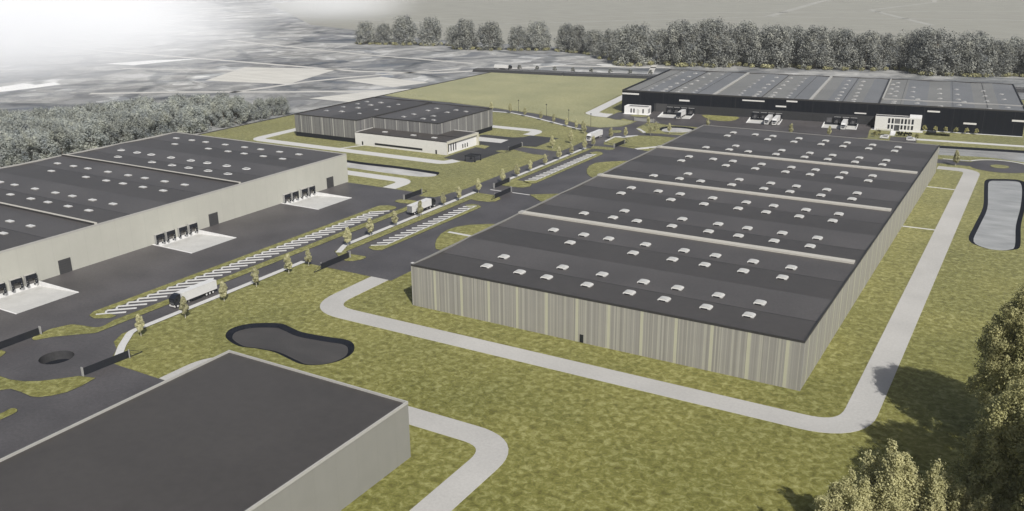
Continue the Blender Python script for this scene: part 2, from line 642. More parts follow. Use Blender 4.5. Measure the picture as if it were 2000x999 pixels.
# ------------------------------------------------------------------ measured outlines (metres)
PX = {
'nose_d':[(-207.6,433.7),(-209.7,440.2),(-204.8,441.2),(-198.8,441.4),(-195.7,439.2),(-197.2,434.6),(-201.2,434.8),(-205.9,433.8)],
'island_gate':[(-209.5,454.6),(-210.5,460.7),(-210.8,469.0),(-207.8,468.9),(-203.9,468.4),(-198.8,461.9),(-197.8,451.2),(-201.5,450.0),(-205.7,451.8)],
'grass_ne':[(-203.4,469.2),(-199.7,479.2),(-187.5,483.0),(-170,480),(-170,449),(-179.1,448.7),(-186.9,448.4),(-196.2,448.9),(-197.4,460.9)],
'grass_n2':[(-209.5,499.2),(-210.3,507.4),(-211.0,518.7),(-206.9,520.9),(-202.5,518.3),(-197.3,516.1),(-196,512),(-198,509),(-197.5,503),(-193,497.5),(-187,496.5),(-180,499),(-177.3,497.0),(-189.9,490.8),(-198.5,488.5),(-201.3,489.8),(-204,494)],
'rb2_asphalt':[(-237.8,483.5),(-236.3,491.9),(-229.8,491.5),(-222.3,498.3),(-219.7,500.5),(-218.5,510.9),(-218.7,520.8),(-217.5,524.5),(-206.2,523.3),(-205.7,519.6),(-210.7,517.9),(-209.7,502.0),(-209.2,498.5),(-200.6,487.3),(-190.3,490.2),(-175,492),(-28,492),(-28,482),(-175,483.5),(-187.7,483.7),(-200.0,479.9),(-204.2,469.9),(-210.3,470.1),(-209.9,456.1),(-205.2,444.1),(-211.6,433.1),(-219,436.4),(-220.2,450.6),(-227.0,471.0)],
'rb2_island':[(-219.9,484.6),(-219.1,487.4),(-216.7,489.3),(-214.1,488.5),(-212.0,483.3),(-213.5,480.7),(-216.2,480.2)],
'rb2_walk':[(-209.5,499.2),(-207.0,499.6),(-202.3,493.8),(-199.1,490.0),(-200.1,487.7),(-203.3,492.3)],
'walk_ne':[(-209.8,455.3),(-210.6,470.0),(-200.0,479.9),(-199.4,478.5),(-203.6,469.4),(-209.0,468.1),(-208.2,453.7)],
'k_yard':[(-264.7,377.2),(-245.9,374.9),(-245.1,413.8),(-243.4,422.4),(-235.9,424.0),(-236.2,451.4),(-254.7,451.2),(-255.7,444.6),(-261.1,440.9),(-279.1,441.0),(-281.6,438.8),(-264.2,411.4),(-264.9,399.3)],
'k_access':[(-245.0,413.1),(-242.0,420.1),(-221.0,419.1),(-214.7,420.9),(-214.1,408.3),(-222.9,407.2),(-228.6,407.0)],
'k_grass_nose':[(-249.7,403.9),(-248.4,407.5),(-245.1,408.5),(-242.2,407.8),(-242.6,401.7)],
'k_patch':[(-265.7,408.0),(-265.2,414.7),(-258.9,413.5),(-257.7,406.4)],
'd_yard':[(-240.7,526.0),(-242.5,546.0),(-240,553),(-100,567),(-84.9,568.5),(-87.8,561.8),(-83.9,532.3),(-98.0,526),(-164.8,514.3),(-178.2,520.0),(-198.6,519.3),(-204.9,521.9),(-220.3,523.0),(-224.5,523.9),(-230.2,527.2),(-229.7,522.2),(-233.9,522.2)],
'd_white_road':[(-268.5,690),(-279,690),(-271.3,617.3),(-260.9,535.4),(-257.8,531.4),(-250.3,526.5),(-241.0,525.9),(-242.8,540.2),(-247.4,539.0),(-253.7,541.3),(-254.8,547.7),(-260.9,593.9),(-264,625)],
'k_road2':[(-428.5,536.4),(-401.4,531.9),(-364.5,530.7),(-326.2,525.2),(-308.4,521.3),(-291.2,518.6),(-270.0,510.9),(-244.1,495.6),(-236.4,491.9),(-231.9,481.1),(-241.5,483.5),(-261.3,494.6),(-284.5,506.6),(-304.3,514.2),(-319.0,513.5),(-350.7,512.3),(-405.2,516.6),(-428.5,520)],
'k_road2_walk':[(-340,514),(-319.0,513.5),(-304.3,514.2),(-284.5,506.6),(-261.3,494.6),(-239.4,482.7),(-236.9,483.1),(-238.0,480.2),(-261.9,492.3),(-283.7,503.8),(-302.7,511.6),(-317.3,510.9),(-340,511.5)],
'pond4':[(-196.2,503.4),(-197.3,509.4),(-195.5,514.1),(-191.2,517.3),(-183.9,518.0),(-178.7,515),(-176.4,508.2),(-180.2,500.8),(-187.1,498.1),(-191.9,498.3)],
'car_lot':[(-73.2,542.9),(-60.0,544.0),(-57.7,526.7),(-71.6,525.7)],
'pond2':[(-18.9,455.0),(-14.1,459.9),(-5.9,462.0),(-2.7,452.9),(-1.4,416.2),(-1.6,382.5),(-0.6,354.0),(-2.3,347.7),(-6.1,344.6),(-11.8,345.2),(-17.0,352.6),(-16.9,374.1),(-16.2,403.7),(-18.2,436.2)],
'pond1':[(-185.7,157.4),(-189.1,161.6),(-188.7,165.7),(-186.1,169.0),(-180.2,172.2),(-176.0,171.9),(-170.0,170.7),(-161.5,171.7),(-155.9,172.7),(-152.4,171.7),(-149.5,168.7),(-148.1,165.4),(-148.4,160.9),(-151.0,156.9),(-155.3,154.9),(-160.4,155.6),(-167.2,156.9),(-173.1,156.2),(-178.6,155.1)],
'pond3':[(-326.2,350.1),(-296.7,349.5),(-272.9,350.7),(-250.7,350.0),(-247.4,348.7),(-245.6,344.8),(-245.9,341.1),(-251.0,337.8),(-264.6,336.5),(-287.3,336.6),(-315.2,338.0)],
'pond5':[(-70.5,523.5),(-51.5,527.4),(-35.4,530.2),(2.5,536.0),(40,540),(40,506),(3.3,503.6),(-7.7,504.2),(-19.3,507.7),(-28.5,506.9),(-44.0,502.8),(-66.0,500.8)],
'isl_m1':[(-180.5,250.3),(-183.8,254.6),(-186.9,260.0),(-189.2,266.0),(-190.1,271.6),(-189.4,276.6),(-186.6,281.3),(-179.5,286.8),(-170,290),(-170,248)],
'isl_m2':[(-179.1,374.6),(-184.0,380.3),(-187.9,387.9),(-190.3,395.5),(-190.6,403.1),(-186.6,408.5),(-179.4,414.4),(-170,418),(-170,372)],
'isl_tri':[(-188.6,332.9),(-178.4,340.4),(-170,344),(-170,324),(-179.1,325.4)],
'rb1_bottom_a':[(-222.2,111.0),(-217.3,112.1),(-213.0,112.2),(-209.2,113.2),(-205.5,115.5),(-202.3,118.9),(-199.6,122.0),(-194.9,123.4),(-194.5,122.0),(-193.9,118.7),(-194.0,114.6),(-195.6,111.7),(-197.6,109.7),(-199.6,109.0),(-204.1,109.2),(-207.9,109.0),(-209.3,107.3),(-209.6,103.7)],
'rb1_left':[(-239.2,121.1),(-232.8,121.5),(-230.1,121.6),(-228.7,120.1),(-228.1,118.6),(-227.6,114.2)],
'small_isl':[(-199.5,97.7),(-197.9,100.3),(-198.2,103.0),(-197.0,103.8),(-195.6,103.3),(-194.9,102.0),(-194.8,98.5),(-194.6,94.8)],
}

# ------------------------------------------------------------------ the setting
ponds = {'pond1': (2.0, 0.85, 'dark_water'), 'pond2': (1.9, 0.6, 'grey_water'), 'pond3': (1.6, 1.0, 'pale_water'),
         'pond4': (1.5, 0.9, 'pale_water'), 'pond5': (2.2, 1.1, 'grey_water')}
pond_loops = {k: smooth_loop(PX[k], 4) for k in ponds}
RBC, RBR = (-215.0, 126.1), 4.3
rb_hole = [(RBC[0] + RBR * math.cos(2 * PI * k / 40), RBC[1] + RBR * math.sin(2 * PI * k / 40)) for k in range(40)]
LX = -274.3                                              # front wall of the beige warehouse
pits = [(139.1, 159.6), (204.4, 225.2), (270.2, 291.3)]
PITX = -253.6
pit_loops = [rect(LX + 0.02, PITX, a, b) for a, b in pits]

site = [(-429, -120), (160, -120), (160, 722), (-255, 722), (-294, 712.5), (-363, 700), (-429, 692)]
tr = MB().sheet([rect(-5500, 5500, -1500, 7500), site], -0.06, 'terrain').build('terrain')
struct(tr)
g = MB().sheet([site, rb_hole] + pit_loops + list(pond_loops.values()), 0.0, 'grass').build('grass_ground')
struct(g)
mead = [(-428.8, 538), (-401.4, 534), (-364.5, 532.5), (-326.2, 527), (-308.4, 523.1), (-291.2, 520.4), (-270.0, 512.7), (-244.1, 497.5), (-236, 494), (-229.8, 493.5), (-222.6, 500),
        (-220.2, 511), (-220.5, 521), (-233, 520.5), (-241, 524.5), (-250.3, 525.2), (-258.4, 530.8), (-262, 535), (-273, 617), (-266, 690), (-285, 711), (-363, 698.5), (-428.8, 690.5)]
struct(MB().sheet([mead], 0.02, 'meadow').build('meadow'))  # paler sheet over the far grass, haze painted in
# thin dark edge of the site against the older land
struct(MB().slab(ribbon([(-429.3, -120), (-429.3, 691)], 1.1), -0.06, 0.35, 'kerb_dark').build('site_edge_bank'))

for k, (w, d, wm) in ponds.items():
    lip = pond_loops[k]
    inn = inset(lip, w)
    b = MB()
    n = len(lip)
    for i in range(n):
        j = (i + 1) % n
        b.face([(*lip[i], 0), (*lip[j], 0), (*inn[j], -d), (*inn[i], -d)], 'bank')
    struct(b.build('pond_bank'))
    struct(MB().sheet([inset(lip, w - 0.25)], -d + 0.14, wm).build('pond_water'))

# sunken centre of the roundabout
b = MB()
n = len(rb_hole)
for i in range(n):
    a, c = rb_hole[i], rb_hole[(i + 1) % n]
    b.face([(*a, 0.03), (*c, 0.03), (*c, -2.4), (*a, -2.4)], 'asphalt_dark')
b.sheet([rb_hole], -2.4, 'bank')
struct(b.build('roundabout_pit'))

# the big tarmac of yards and the middle road
tarmac = [(-275.5, 40), (-150, 40), (-150, 131), (-195.7, 131), (-200.6, 131.2), (-203.3, 134.8), (-205.7, 137.5), (-210.6, 140.2), (-213.4, 145),
          (-213.5, 216.2), (-174, 216.2), (-174, 441), (-196, 447), (-209, 447), (-219.0, 447), (-219, 326.7), (-220.9, 319.4), (-220.9, 315.4), (-222.6, 310),
          (-225.8, 308.8), (-229.9, 308), (-231, 313), (-275.5, 312.6)]
struct(MB().sheet([tarmac, rb_hole] + pit_loops, 0.03, 'asphalt').build('yard_and_road'))
struct(MB().sheet([PX['k_yard']], 0.034, 'asphalt_dark').build('yard'))
struct(MB().sheet([PX['k_access']], 0.042, 'asphalt').build('access_road'))
struct(MB().sheet([PX['rb2_asphalt']], 0.05, 'asphalt').build('roundabout_road'))
struct(MB().sheet([PX['k_road2']], 0.058, 'asphalt').build('back_road'))
struct(MB().sheet([PX['d_yard']], 0.066, 'asphalt').build('far_yard'))
struct(MB().sheet([PX['car_lot']], 0.05, 'asphalt').build('car_park'))

# concrete ring roads
def ring(name, line, rad, w, z=0.075, mat='concrete_road'):
    l = fillet(line, rad, 10)
    struct(MB().slab(ribbon(l, w), 0, z, mat, 'pavement').build(name))


ring('ring_road', [(-178.6, 216.3), (-178.6, 187), (-25.8, 187.7), (-25.6, 471.8), (-41, 472)], 11, 7.0)
ring('ring_road', [(-177.4, 131.1), (-177.4, 146.6), (-88.9, 146.6), (-88.7, 40)], 9.5, 6.9)
ring('ring_road', [(-255.5, 375.4), (-258, 367.9), (-389.8, 367.9), (-389.8, 465.3), (-256.3, 465.3), (-256.3, 451.4)], [0, 6, 7, 7, 8, 0], 6.9, mat='pavement')
ring('ring_road', [(-392, 328), (-250.4, 328), (-250.2, 313.2)], 8, 7.0, mat='pavement')
struct(MB().sheet([PX['d_white_road']], 0.08, 'pavement').build('ring_road'))
ring('ring_road', [dw(176, -29.8), dw(250, -29.8)], 0, 4.6, mat='pavement')
ring('garden_path', [(-40.4, 359.6), (-29.2, 360.0)], 0, 1.1, 0.06, 'pavement')
ring('garden_path', [(-40.4, 429.5), (-29.2, 429.1)], 0, 1.1, 0.06, 'pavement')
ring('garden_path', [(-188.0, 269.6), (-156, 268.6)], 0, 1.5, 0.2, 'pavement')
ring('garden_path', [(-179, 234.0), (-156, 233.8)], 0, 1.2, 0.1, 'pavement')
ring('garden_path', [(-328.3, 371), (-322.6, 383.6)], 0, 1.5, 0.1, 'pavement')
ring('garden_path', [(-186, 444), (-172, 462)], 0, 3.0, 0.2, 'pavement')
ring('garden_path', [dw(182.2, -0.9), dw(234, -0.9)], 0, 1.4, 0.1, 'concrete_white')

# pavements beside the middle road
PAV = 0.16
walk1 = fillet([(-212.2, 216.8), (-212.2, 147), (-206, 139.4), (-200.2, 133.6), (-199.6, 131)], [0, 5, 4, 2, 0], 6)
struct(MB().slab(ribbon(walk1, 2.1), 0, PAV, 'pavement', 'kerb_dark').build('pavement'))
walk2 = fillet([(-211.9, 325.4), (-211.9, 238), (-208.2, 230.2)], [0, 6, 0], 8)
struct(MB().slab(ribbon(walk2, 2.1), 0, PAV, 'pavement', 'kerb_dark').build('pavement'))
struct(MB().slab(ribbon([(-210.9, 351.5), (-210.9, 434)], 2.0), 0, PAV, 'pavement', 'kerb_dark').build('pavement'))
struct(MB().slab(PX['rb2_walk'], 0, PAV, 'pavement', 'kerb_dark').build('pavement'))
struct(MB().slab(PX['walk_ne'], 0, PAV + 0.02, 'pavement', 'kerb_dark').build('pavement'))
struct(MB().slab(PX['k_road2_walk'], 0, PAV, 'pavement', 'kerb_dark').build('pavement'))
struct(MB().slab(ribbon([(-41, 493.2), (-29, 494.4)], 1.3), 0, PAV, 'pavement', 'kerb_dark').build('pavement'))

# raised grass verges and islands, each with its dark kerb
def verge(loop, name='grass_verge', z=0.14, zf=None):
    b = MB()
    if zf:
        b.sheet([loop], lambda x, y: zf(x, y) + z, 'grass')
        for i in range(len(loop)):
            p, q = loop[i], loop[(i + 1) % len(loop)]
            b.face([(*p, zf(*p)), (*q, zf(*q)), (*q, zf(*q) + z), (*p, zf(*p) + z)], 'kerb_dark')
    else:
        inn = inset(loop, 0.16)
        b.slab(loop, 0, z, 'kerb_dark', 'kerb_dark')
        b.sheet([inn], z + 0.012, 'grass')
    struct(b.build(name))


verge(fillet([(-233, 130.4), (-230.5, 129.5), (-228.3, 133.5), (-223.7, 138.1), (-219.9, 141.5), (-220, 150), (-220, 300.2), (-226, 301), (-232, 300.3), (-234.2, 298.5),
       (-234, 295.5), (-230, 294.5), (-224, 296), (-224, 150), (-222.3, 144.3), (-227.7, 143.4), (-232, 142.3), (-234.2, 137)], 2.2, 4, True))
verge(fillet([(-210.6, 230.6), (-208.3, 229), (-203, 225), (-199.6, 224.2), (-197.4, 225.4), (-195.8, 228), (-195.8, 230.7), (-197, 231.6), (-204, 231), (-206.5, 232.5),
              (-206.6, 314), (-203.4, 313.1), (-198, 313.8), (-195.5, 316), (-195.5, 320.3), (-198, 323.5), (-202, 324.8), (-210.6, 325), (-210.6, 240)], 0.8, 3, True))
verge(fillet([(-208.0, 341.3), (-202, 341), (-197, 342.3), (-195.3, 346), (-196.9, 350.4), (-200.8, 352.7), (-206.6, 353.5), (-206.6, 433.5), (-209.7, 433.5), (-209.7, 351)], 0.8, 3, True))
for k in ('nose_d', 'island_gate', 'grass_ne', 'grass_n2', 'rb2_island', 'isl_m1', 'isl_m2', 'isl_tri', 'rb1_bottom_a', 'rb1_left', 'small_isl', 'k_patch', 'k_grass_nose'):
    verge(smooth_loop(PX[k], 3) if k not in ('isl_tri', 'grass_ne', 'grass_n2', 'isl_m1', 'isl_m2', 'k_patch', 'k_grass_nose', 'rb1_bottom_a') else PX[k], z=0.13)
verge(fillet([(-235.2, 151.5), (-235.2, 287), (-232, 289.3), (-228, 289.3), (-226, 287.5), (-226, 284.5), (-231.9, 276.5), (-231.9, 153), (-226, 153), (-226, 150.5), (-230, 148.0), (-233.5, 148.8)], [2, 2, 1.5, 2, 1, .5, .5, .5, .5, 1.5, 2, 1.5], 4, True))
verge(fillet([(-202.6, 239.6), (-199, 238.3), (-196.2, 239.6), (-195.9, 305.5), (-198.5, 308), (-202, 308), (-204.2, 305), (-198.6, 301), (-198.6, 246.5), (-203.6, 243)], 0.7, 3, True))
verge(fillet([(-202.6, 351.8), (-199, 350.2), (-196, 351.5), (-195.7, 424), (-198.5, 428.3), (-202, 428.6), (-203.8, 424), (-198.6, 419), (-198.6, 358.5), (-203.5, 355.5)], 0.7, 3, True))
verge([dw(53.6, -2), dw(56, -0.7), dw(76, -0.7), dw(77.8, -3), dw(76.5, -8), dw(73, -11.5), dw(68, -13), (dw(62, -11.5)), dw(57, -7)], zf=lambda x, y: dz(x, y) + 0.07, z=0.1)
verge(smooth_loop([dw(9.9, -12.8), dw(12.2, -9), dw(20.7, -9), dw(21.1, -13.5), dw(17.8, -16.3), dw(12, -15.5)], 3), z=0.15)
# kerb lines that part the yards
for (a, b_) in (((-208.3, 332.4), (-201.2, 332.2)), ((-197.0, 332.6), (-188.2, 332.5))):
    struct(MB().slab(ribbon([a, b_], 0.55), 0, 0.15, 'marking').build('kerb'))

# slanted parking bays: raised white kerbs, hooked at the closed end
def bays(x0, x1, y0, dy, step, count, hook):
    b = MB()
    for k in range(count):
        y = y0 + step * k
        L = ribbon([(x0, y), (x1, y + dy)], 0.75)
        b.slab(L, 0.02, 0.21, 'marking')
        if hook < 0 and k:
            b.slab(ribbon([(x0 + 0.25, y - 0.3), (x0 + 1.9, y - step + 1.9)], 0.6), 0.02, 0.205, 'marking')
        if hook > 0 and k < count - 1:
            b.slab(ribbon([(x1 - 0.2, y + dy + 0.4), (x1 - 0.55, y + dy + step - 0.6)], 0.6), 0.02, 0.205, 'marking')
    return struct(b.build('parking_bay_kerbs'))


bays(-232.3, -226.1, 150.4, 5.7, 3.72, 35, -1)
bays(-203.3, -198.5, 242.2, 3.4, 3.55, 18, 1)
bays(-203.1, -198.5, 354.2, 3.4, 3.55, 19, 1)

# small roundabout at the right edge
cx, cy = -15.2, 487.5
o1 = [(cx + 13.8 * math.cos(t), cy + 13.6 * math.sin(t)) for t in np.linspace(0, 2 * PI, 48, endpoint=False)]
i1 = [(cx + 4.3 * math.cos(t), cy + 4.3 * math.sin(t)) for t in np.linspace(0, 2 * PI, 30, endpoint=False)]
struct(MB().sheet([o1], 0.056, 'asphalt').build('small_roundabout'))
verge(i1)
arc = [(cx + 15 * math.cos(t), cy + 14.8 * math.sin(t)) for t in np.linspace(R(20), R(152), 24)]
struct(MB().slab(ribbon(arc, 1.4), 0, PAV, 'pavement', 'kerb_dark').build('pavement'))

# entry slab by the grey hall
struct(MB().slab([(-279, 433.6), (-259.1, 433.5), (-258.4, 424.2), (-275, 423.2)], 0, 0.1, 'concrete_pad').build('concrete_apron'))

# loading bays dug into the yard of the beige warehouse
bay_words = ['the big beige hall, nearest the roundabout pit', 'the big beige hall, the middle one of three', 'the big beige hall, farthest from the roundabout pit']
for (a, b_), wds in zip(pits, bay_words):
    t = thing('loading_bay', 'sunken white concrete loading bay at ' + wds, 'loading bay', (LX, (a + b_) / 2, 0), 0, 'loading bays of the beige hall')
    h = (b_ - a) / 2
    D = PITX - LX
    r = MB()
    r.face([(0.02, -h, -1.35), (D, -h, 0.035), (D, h, 0.035), (0.02, h, -1.35)], 'concrete_pad')
    r.build('ramp', t)
    s = MB()
    s.face([(0.03, -h, -1.35), (0.03, h, -1.35), (0.03, h, 0.06), (0.03, -h, 0.06)], 'concrete_white')
    s.build('dock_base', t)
    for y in (-h, h):
        s = MB()
        s.prism_y([(0.03, -1.4), (D, -0.06), (D, 0.2), (0.03, 0.26)], y - 0.17, y + 0.17, 'concrete_white')
        s.build('retaining_wall', t)
    for k in range(4):
        st = MB()
        yy = -h + 2.6 + k * (2 * h - 5.2) / 3
        for dx in (2.6, 3.2, 3.8):
            pts = [(dx + 0.25 * math.sin(q * 1.2), yy - 1.2 + q * 0.4) for q in range(7)]
            for p, q in zip(pts, pts[1:]):
                sl = lambda x: -1.35 + (x - 0.02) / (D - 0.02) * 1.385 + 0.02
                d = Vector((q[0] - p[0], q[1] - p[1])).normalized()
                nx, ny = -d.y * 0.07, d.x * 0.07
                st.face([(p[0] + nx, p[1] + ny, sl(p[0] + nx)), (q[0] + nx, q[1] + ny, sl(q[0] + nx)), (q[0] - nx, q[1] - ny, sl(q[0] - nx)), (p[0] - nx, p[1] - ny, sl(p[0] - nx))], 'firewall')
        st.build('tyre_marks', t)

# far yard rises towards the black hall; level white bays are cut into it
us = [(21.5, 27.6), (48.7, 83.4), (103.6, 127.7), (147.6, 154.8)]
b = MB()
for u0, u1 in us:
    A, B, C, Dd = dw(u0, -12), dw(u1, -12), dw(u1, 0), dw(u0, 0)
    b.face([(*A, 0.072), (*B, 0.072), (*C, 1.37), (*Dd, 1.37)], 'asphalt')
    b.face([(*A, 0.0), (*Dd, 0.0), (*Dd, 1.37), (*A, 0.072)], 'asphalt')
    b.face([(*B, 0.0), (*C, 0.0), (*C, 1.37), (*B, 0.072)], 'asphalt')
struct(b.build('yard_ramp'))
dbay = ['under the black hall behind the black cab truck', 'under the black hall where two white trucks stand', 'under the black hall nearest the pale office block']
for (u0, u1), wds in zip([(27.8, 48.5), (83.6, 103.4), (127.9, 147.4)], dbay):
    t = thing('loading_bay', 'white concrete loading bay ' + wds, 'loading bay', (*dw((u0 + u1) / 2, 0), 0), DA, 'loading bays of the black hall')
    h = (u1 - u0) / 2
    r = MB()
    r.face([(-h, -12.5, 0.085), (h, -12.5, 0.085), (h, -0.02, 0.085), (-h, -0.02, 0.085)], 'concrete_pad')
    r.build('ramp', t)
    for x in (-h + .2, h - .2):
        s = MB()
        s.v += [(x - .2, -12.5, 0.0), (x + .2, -12.5, 0.0), (x + .2, -.03, 0.0), (x - .2, -.03, 0.0), (x - .2, -12.5, 0.2), (x + .2, -12.5, 0.2), (x + .2, -.03, 1.5), (x - .2, -.03, 1.5)]
        i = len(s.v) - 8
        for q in ((4, 5, 6, 7), (0, 1, 5, 4), (1, 2, 6, 5), (2, 3, 7, 6), (3, 0, 4, 7)):
            s.f.append(tuple(i + j for j in q))
            s.m.append(s.mi('concrete_white'))
        s.build('retaining_wall', t)
    MB().box(-h + .42, h - .42, -0.5, -0.05, 0.0, 1.25, 'rubber').build('dock_base', t)

# raised road beyond the open meadow
emb = [(-448, 693.5), (-430, 696.5), (-412, 698.6), (-363, 704), (-294, 717), (-240, 727), (150, 800)]
b = MB()
for (p, q) in zip(emb, emb[1:]):
    d = Vector((q[0] - p[0], q[1] - p[1])).normalized()
    n = Vector((-d.y, d.x))
    for (s0, z0, s1, z1, mt) in ((-7.5, -0.05, -5.2, 2.2, 'plinth_grey'), (-5.2, 2.2, 6, 2.25, 'asphalt_dark'), (6, 2.25, 9, -0.05, 'plinth_grey')):
        b.face([(p[0] + n.x * s0, p[1] + n.y * s0, z0), (q[0] + n.x * s0, q[1] + n.y * s0, z0), (q[0] + n.x * s1, q[1] + n.y * s1, z1), (p[0] + n.x * s1, p[1] + n.y * s1, z1)], mt)
struct(b.build('raised_road'))
b = MB()
for (p, q) in zip(emb, emb[1:]):
    d = Vector((q[0] - p[0], q[1] - p[1])).normalized()
    n = Vector((-d.y, d.x))
    for s0, w in ((-4.7, 0.35), (5.4, 0.35), (0.3, 0.25)):
        L = [(p[0] + n.x * (s0 - w), p[1] + n.y * (s0 - w)), (q[0] + n.x * (s0 - w), q[1] + n.y * (s0 - w)), (q[0] + n.x * (s0 + w), q[1] + n.y * (s0 + w)), (p[0] + n.x * (s0 + w), p[1] + n.y * (s0 + w))]
        b.sheet([L], 2.27, 'pavement')
struct(b.build('road_lines'))

# older land around: big farmland sheet, single fields, pale tracks
struct(MB().sheet([[(-980, 1060), (-640, 930), (-300, 900), (300, 940), (2500, 1100), (4500, 7000), (-3000, 7000), (-1500, 1500)]], 0.0, 'farmland').build('farmland'))
struct(MB().sheet([[(-619, 535), (-661, 620), (-571, 650), (-538, 550)]], 0.0, 'pale_field').build('pale_field'))
struct(MB().sheet([[(-742, 421), (-746, 453), (-728, 452), (-729, 469), (-711, 464), (-710, 441), (-714, 413), (-717, 406)]], 0.0, 'white_ground').build('white_field'))
struct(MB().sheet([[(-811, 579), (-793, 622), (-761, 653), (-773, 583)]], 0.0, 'white_ground').build('white_field'))
struct(MB().sheet([[(-512, 590), (-498, 622), (-440, 610), (-450, 575)]], 0.0, 'pale_field').build('pale_field'))
struct(MB().sheet([[(-470, 500), (-447, 560), (-431, 575), (-431, 500)]], 0.0, 'pale_field').build('pale_field'))
for line, w in (([(-640, 440), (-584, 478), (-508, 517), (-447, 554), (-432, 562)], 7), ([(-545, 495), (-535, 569), (-518, 614), (-470, 700)], 6),
                ([(-1180, 690), (-927, 661), (-700, 652), (-541, 643), (-470, 664), (-398, 760), (-300, 790)], 7),
                ([(-300, 742), (-330, 830)], 5), ([(-900, 820), (-640, 760), (-480, 740)], 6), ([(-760, 560), (-640, 600), (-560, 655)], 5)):
    struct(MB().sheet([ribbon(fillet(line, 25, 5), w)], 0.03, 'pale_track').build('track'))
for line, w in (([(-1786, 1062), (-1468, 1426), (-1059, 1794), (-500, 2300)], 9), ([(-406, 1493), (-433, 1969), (-440, 2600)], 14), ([(-154, 1402), (-292, 1726), (-223, 2022), (-300, 2600)], 10),
                ([(-1500, 1250), (-760, 1150), (-406, 1493), (300, 1600)], 8), ([(-640, 1500), (400, 2000)], 10)):
    struct(MB().sheet([ribbon(line, w)], 0.06, 'faint_track').build('track'))

# ------------------------------------------------------------------ buildings
def hollow_walls(b, x0, x1, y0, y1, z0, z1, mat):
    b.face([(x0, y0, z0), (x1, y0, z0), (x1, y0, z1), (x0, y0, z1)], mat)
    b.face([(x1, y0, z0), (x1, y1, z0), (x1, y1, z1), (x1, y0, z1)], mat)
    b.face([(x1, y1, z0), (x0, y1, z0), (x0, y1, z1), (x1, y1, z1)], mat)
    b.face([(x0, y1, z0), (x0, y0, z0), (x0, y0, z1), (x0, y1, z1)], mat)
    return b


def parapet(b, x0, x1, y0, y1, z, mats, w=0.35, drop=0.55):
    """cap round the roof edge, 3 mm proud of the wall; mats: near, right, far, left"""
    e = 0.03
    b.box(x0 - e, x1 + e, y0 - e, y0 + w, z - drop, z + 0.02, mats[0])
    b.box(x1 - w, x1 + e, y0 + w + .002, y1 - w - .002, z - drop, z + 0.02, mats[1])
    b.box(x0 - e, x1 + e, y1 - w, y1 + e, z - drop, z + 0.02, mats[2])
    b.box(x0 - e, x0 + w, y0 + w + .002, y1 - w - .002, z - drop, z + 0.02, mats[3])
    return b


def skylight_vent():
    b = MB()
    b.box(-1.45, 1.45, -1.15, 1.15, 0, 0.32, 'dome_pale')
    b.box(-1.05, 0.75, -1.22, -1.152, 0.02, 0.46, 'glass_dark')  # dark plate: shade on the near face put in as colour
    prof = [(-1.5, 0.322), (1.5, 0.322), (1.42, 0.62), (1.1, 0.86), (0.5, 0.97), (-0.5, 0.97), (-1.1, 0.86), (-1.42, 0.62)]
    b.prism_y(prof, -0.75, 1.2, 'dome_white')
    b.face([(-1.5, -1.2, 0.325), (1.5, -1.2, 0.325), (1.42, -0.752, 0.62), (-1.42, -0.752, 0.62)], 'dome_white')
    return b.mesh('skylight')


def skylight_flat():
    b = MB()
    b.box(-1.5, 1.5, -0.9, 0.9, 0, 0.3, 'metal_grey')
    b.box(-1.42, 1.42, -0.82, 0.82, 0.302, 0.42, 'glazing_white')
    b.box(-1.42, 1.42, -0.07, 0.07, 0.422, 0.46, 'dome_pale')
    return b.mesh('skylight')


def skylight_ring():
    b = MB()
    b.dome(0, 0, 0, 2.2, 1.6, 0.22, 'glazing_white', 20, 3)
    b.box(-1.3, 1.3, -0.8, 0.8, 0.1, 0.4, 'dome_grey')
    b.box(-1.15, 1.15, -0.3, 0.65, 0.402, 0.46, 'dome_white')
    return b.mesh('skylight')


def skylight_dome():
    b = MB()
    b.box(-1.75, 1.75, -1.2, 1.2, 0, 0.3, 'dome_white')
    b.dome(0, 0, 0.302, 1.8, 1.25, 0.75, 'dome_grey', 16, 4)
    return b.mesh('skylight')


S_VENT, S_FLAT, S_RING, S_DOME = skylight_vent(), skylight_flat(), skylight_ring(), skylight_dome()


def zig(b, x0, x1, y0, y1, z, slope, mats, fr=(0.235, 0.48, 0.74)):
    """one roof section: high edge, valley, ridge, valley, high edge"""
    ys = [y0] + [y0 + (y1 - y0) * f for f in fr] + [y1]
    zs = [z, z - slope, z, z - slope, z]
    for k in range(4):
        b.face([(x0, ys[k], zs[k]), (x1, ys[k], zs[k]), (x1, ys[k + 1], zs[k + 1]), (x0, ys[k + 1], zs[k + 1])], mats[k % 2])  # alternate slopes: lit and shaded tone put into the roof colour
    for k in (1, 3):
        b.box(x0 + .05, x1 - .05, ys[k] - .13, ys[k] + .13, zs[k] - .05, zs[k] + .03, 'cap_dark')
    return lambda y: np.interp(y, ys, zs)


# --- main dark-roofed warehouse
X0, X1 = -155.0, -40.5
YS = [202.4, 267.1, 331.8, 396.4, 461.0]
t = thing('warehouse', 'long pale ribbed warehouse with a dark roof crossed by three light bands', 'warehouse', ((X0 + X1) / 2, (YS[0] + YS[-1]) / 2, 0), 0, 'warehouses')
off = Vector((-(X0 + X1) / 2, -(YS[0] + YS[-1]) / 2, 0))


class Sub(MB):
    """MB in world metres, built under a parent that stands at a place (no turn)"""
    def at(s, parent, name, **kw):
        p = parent.location
        s.v = [(x - p.x, y - p.y, z - p.z) for x, y, z in s.v]
        return s.build(name, parent, **kw)


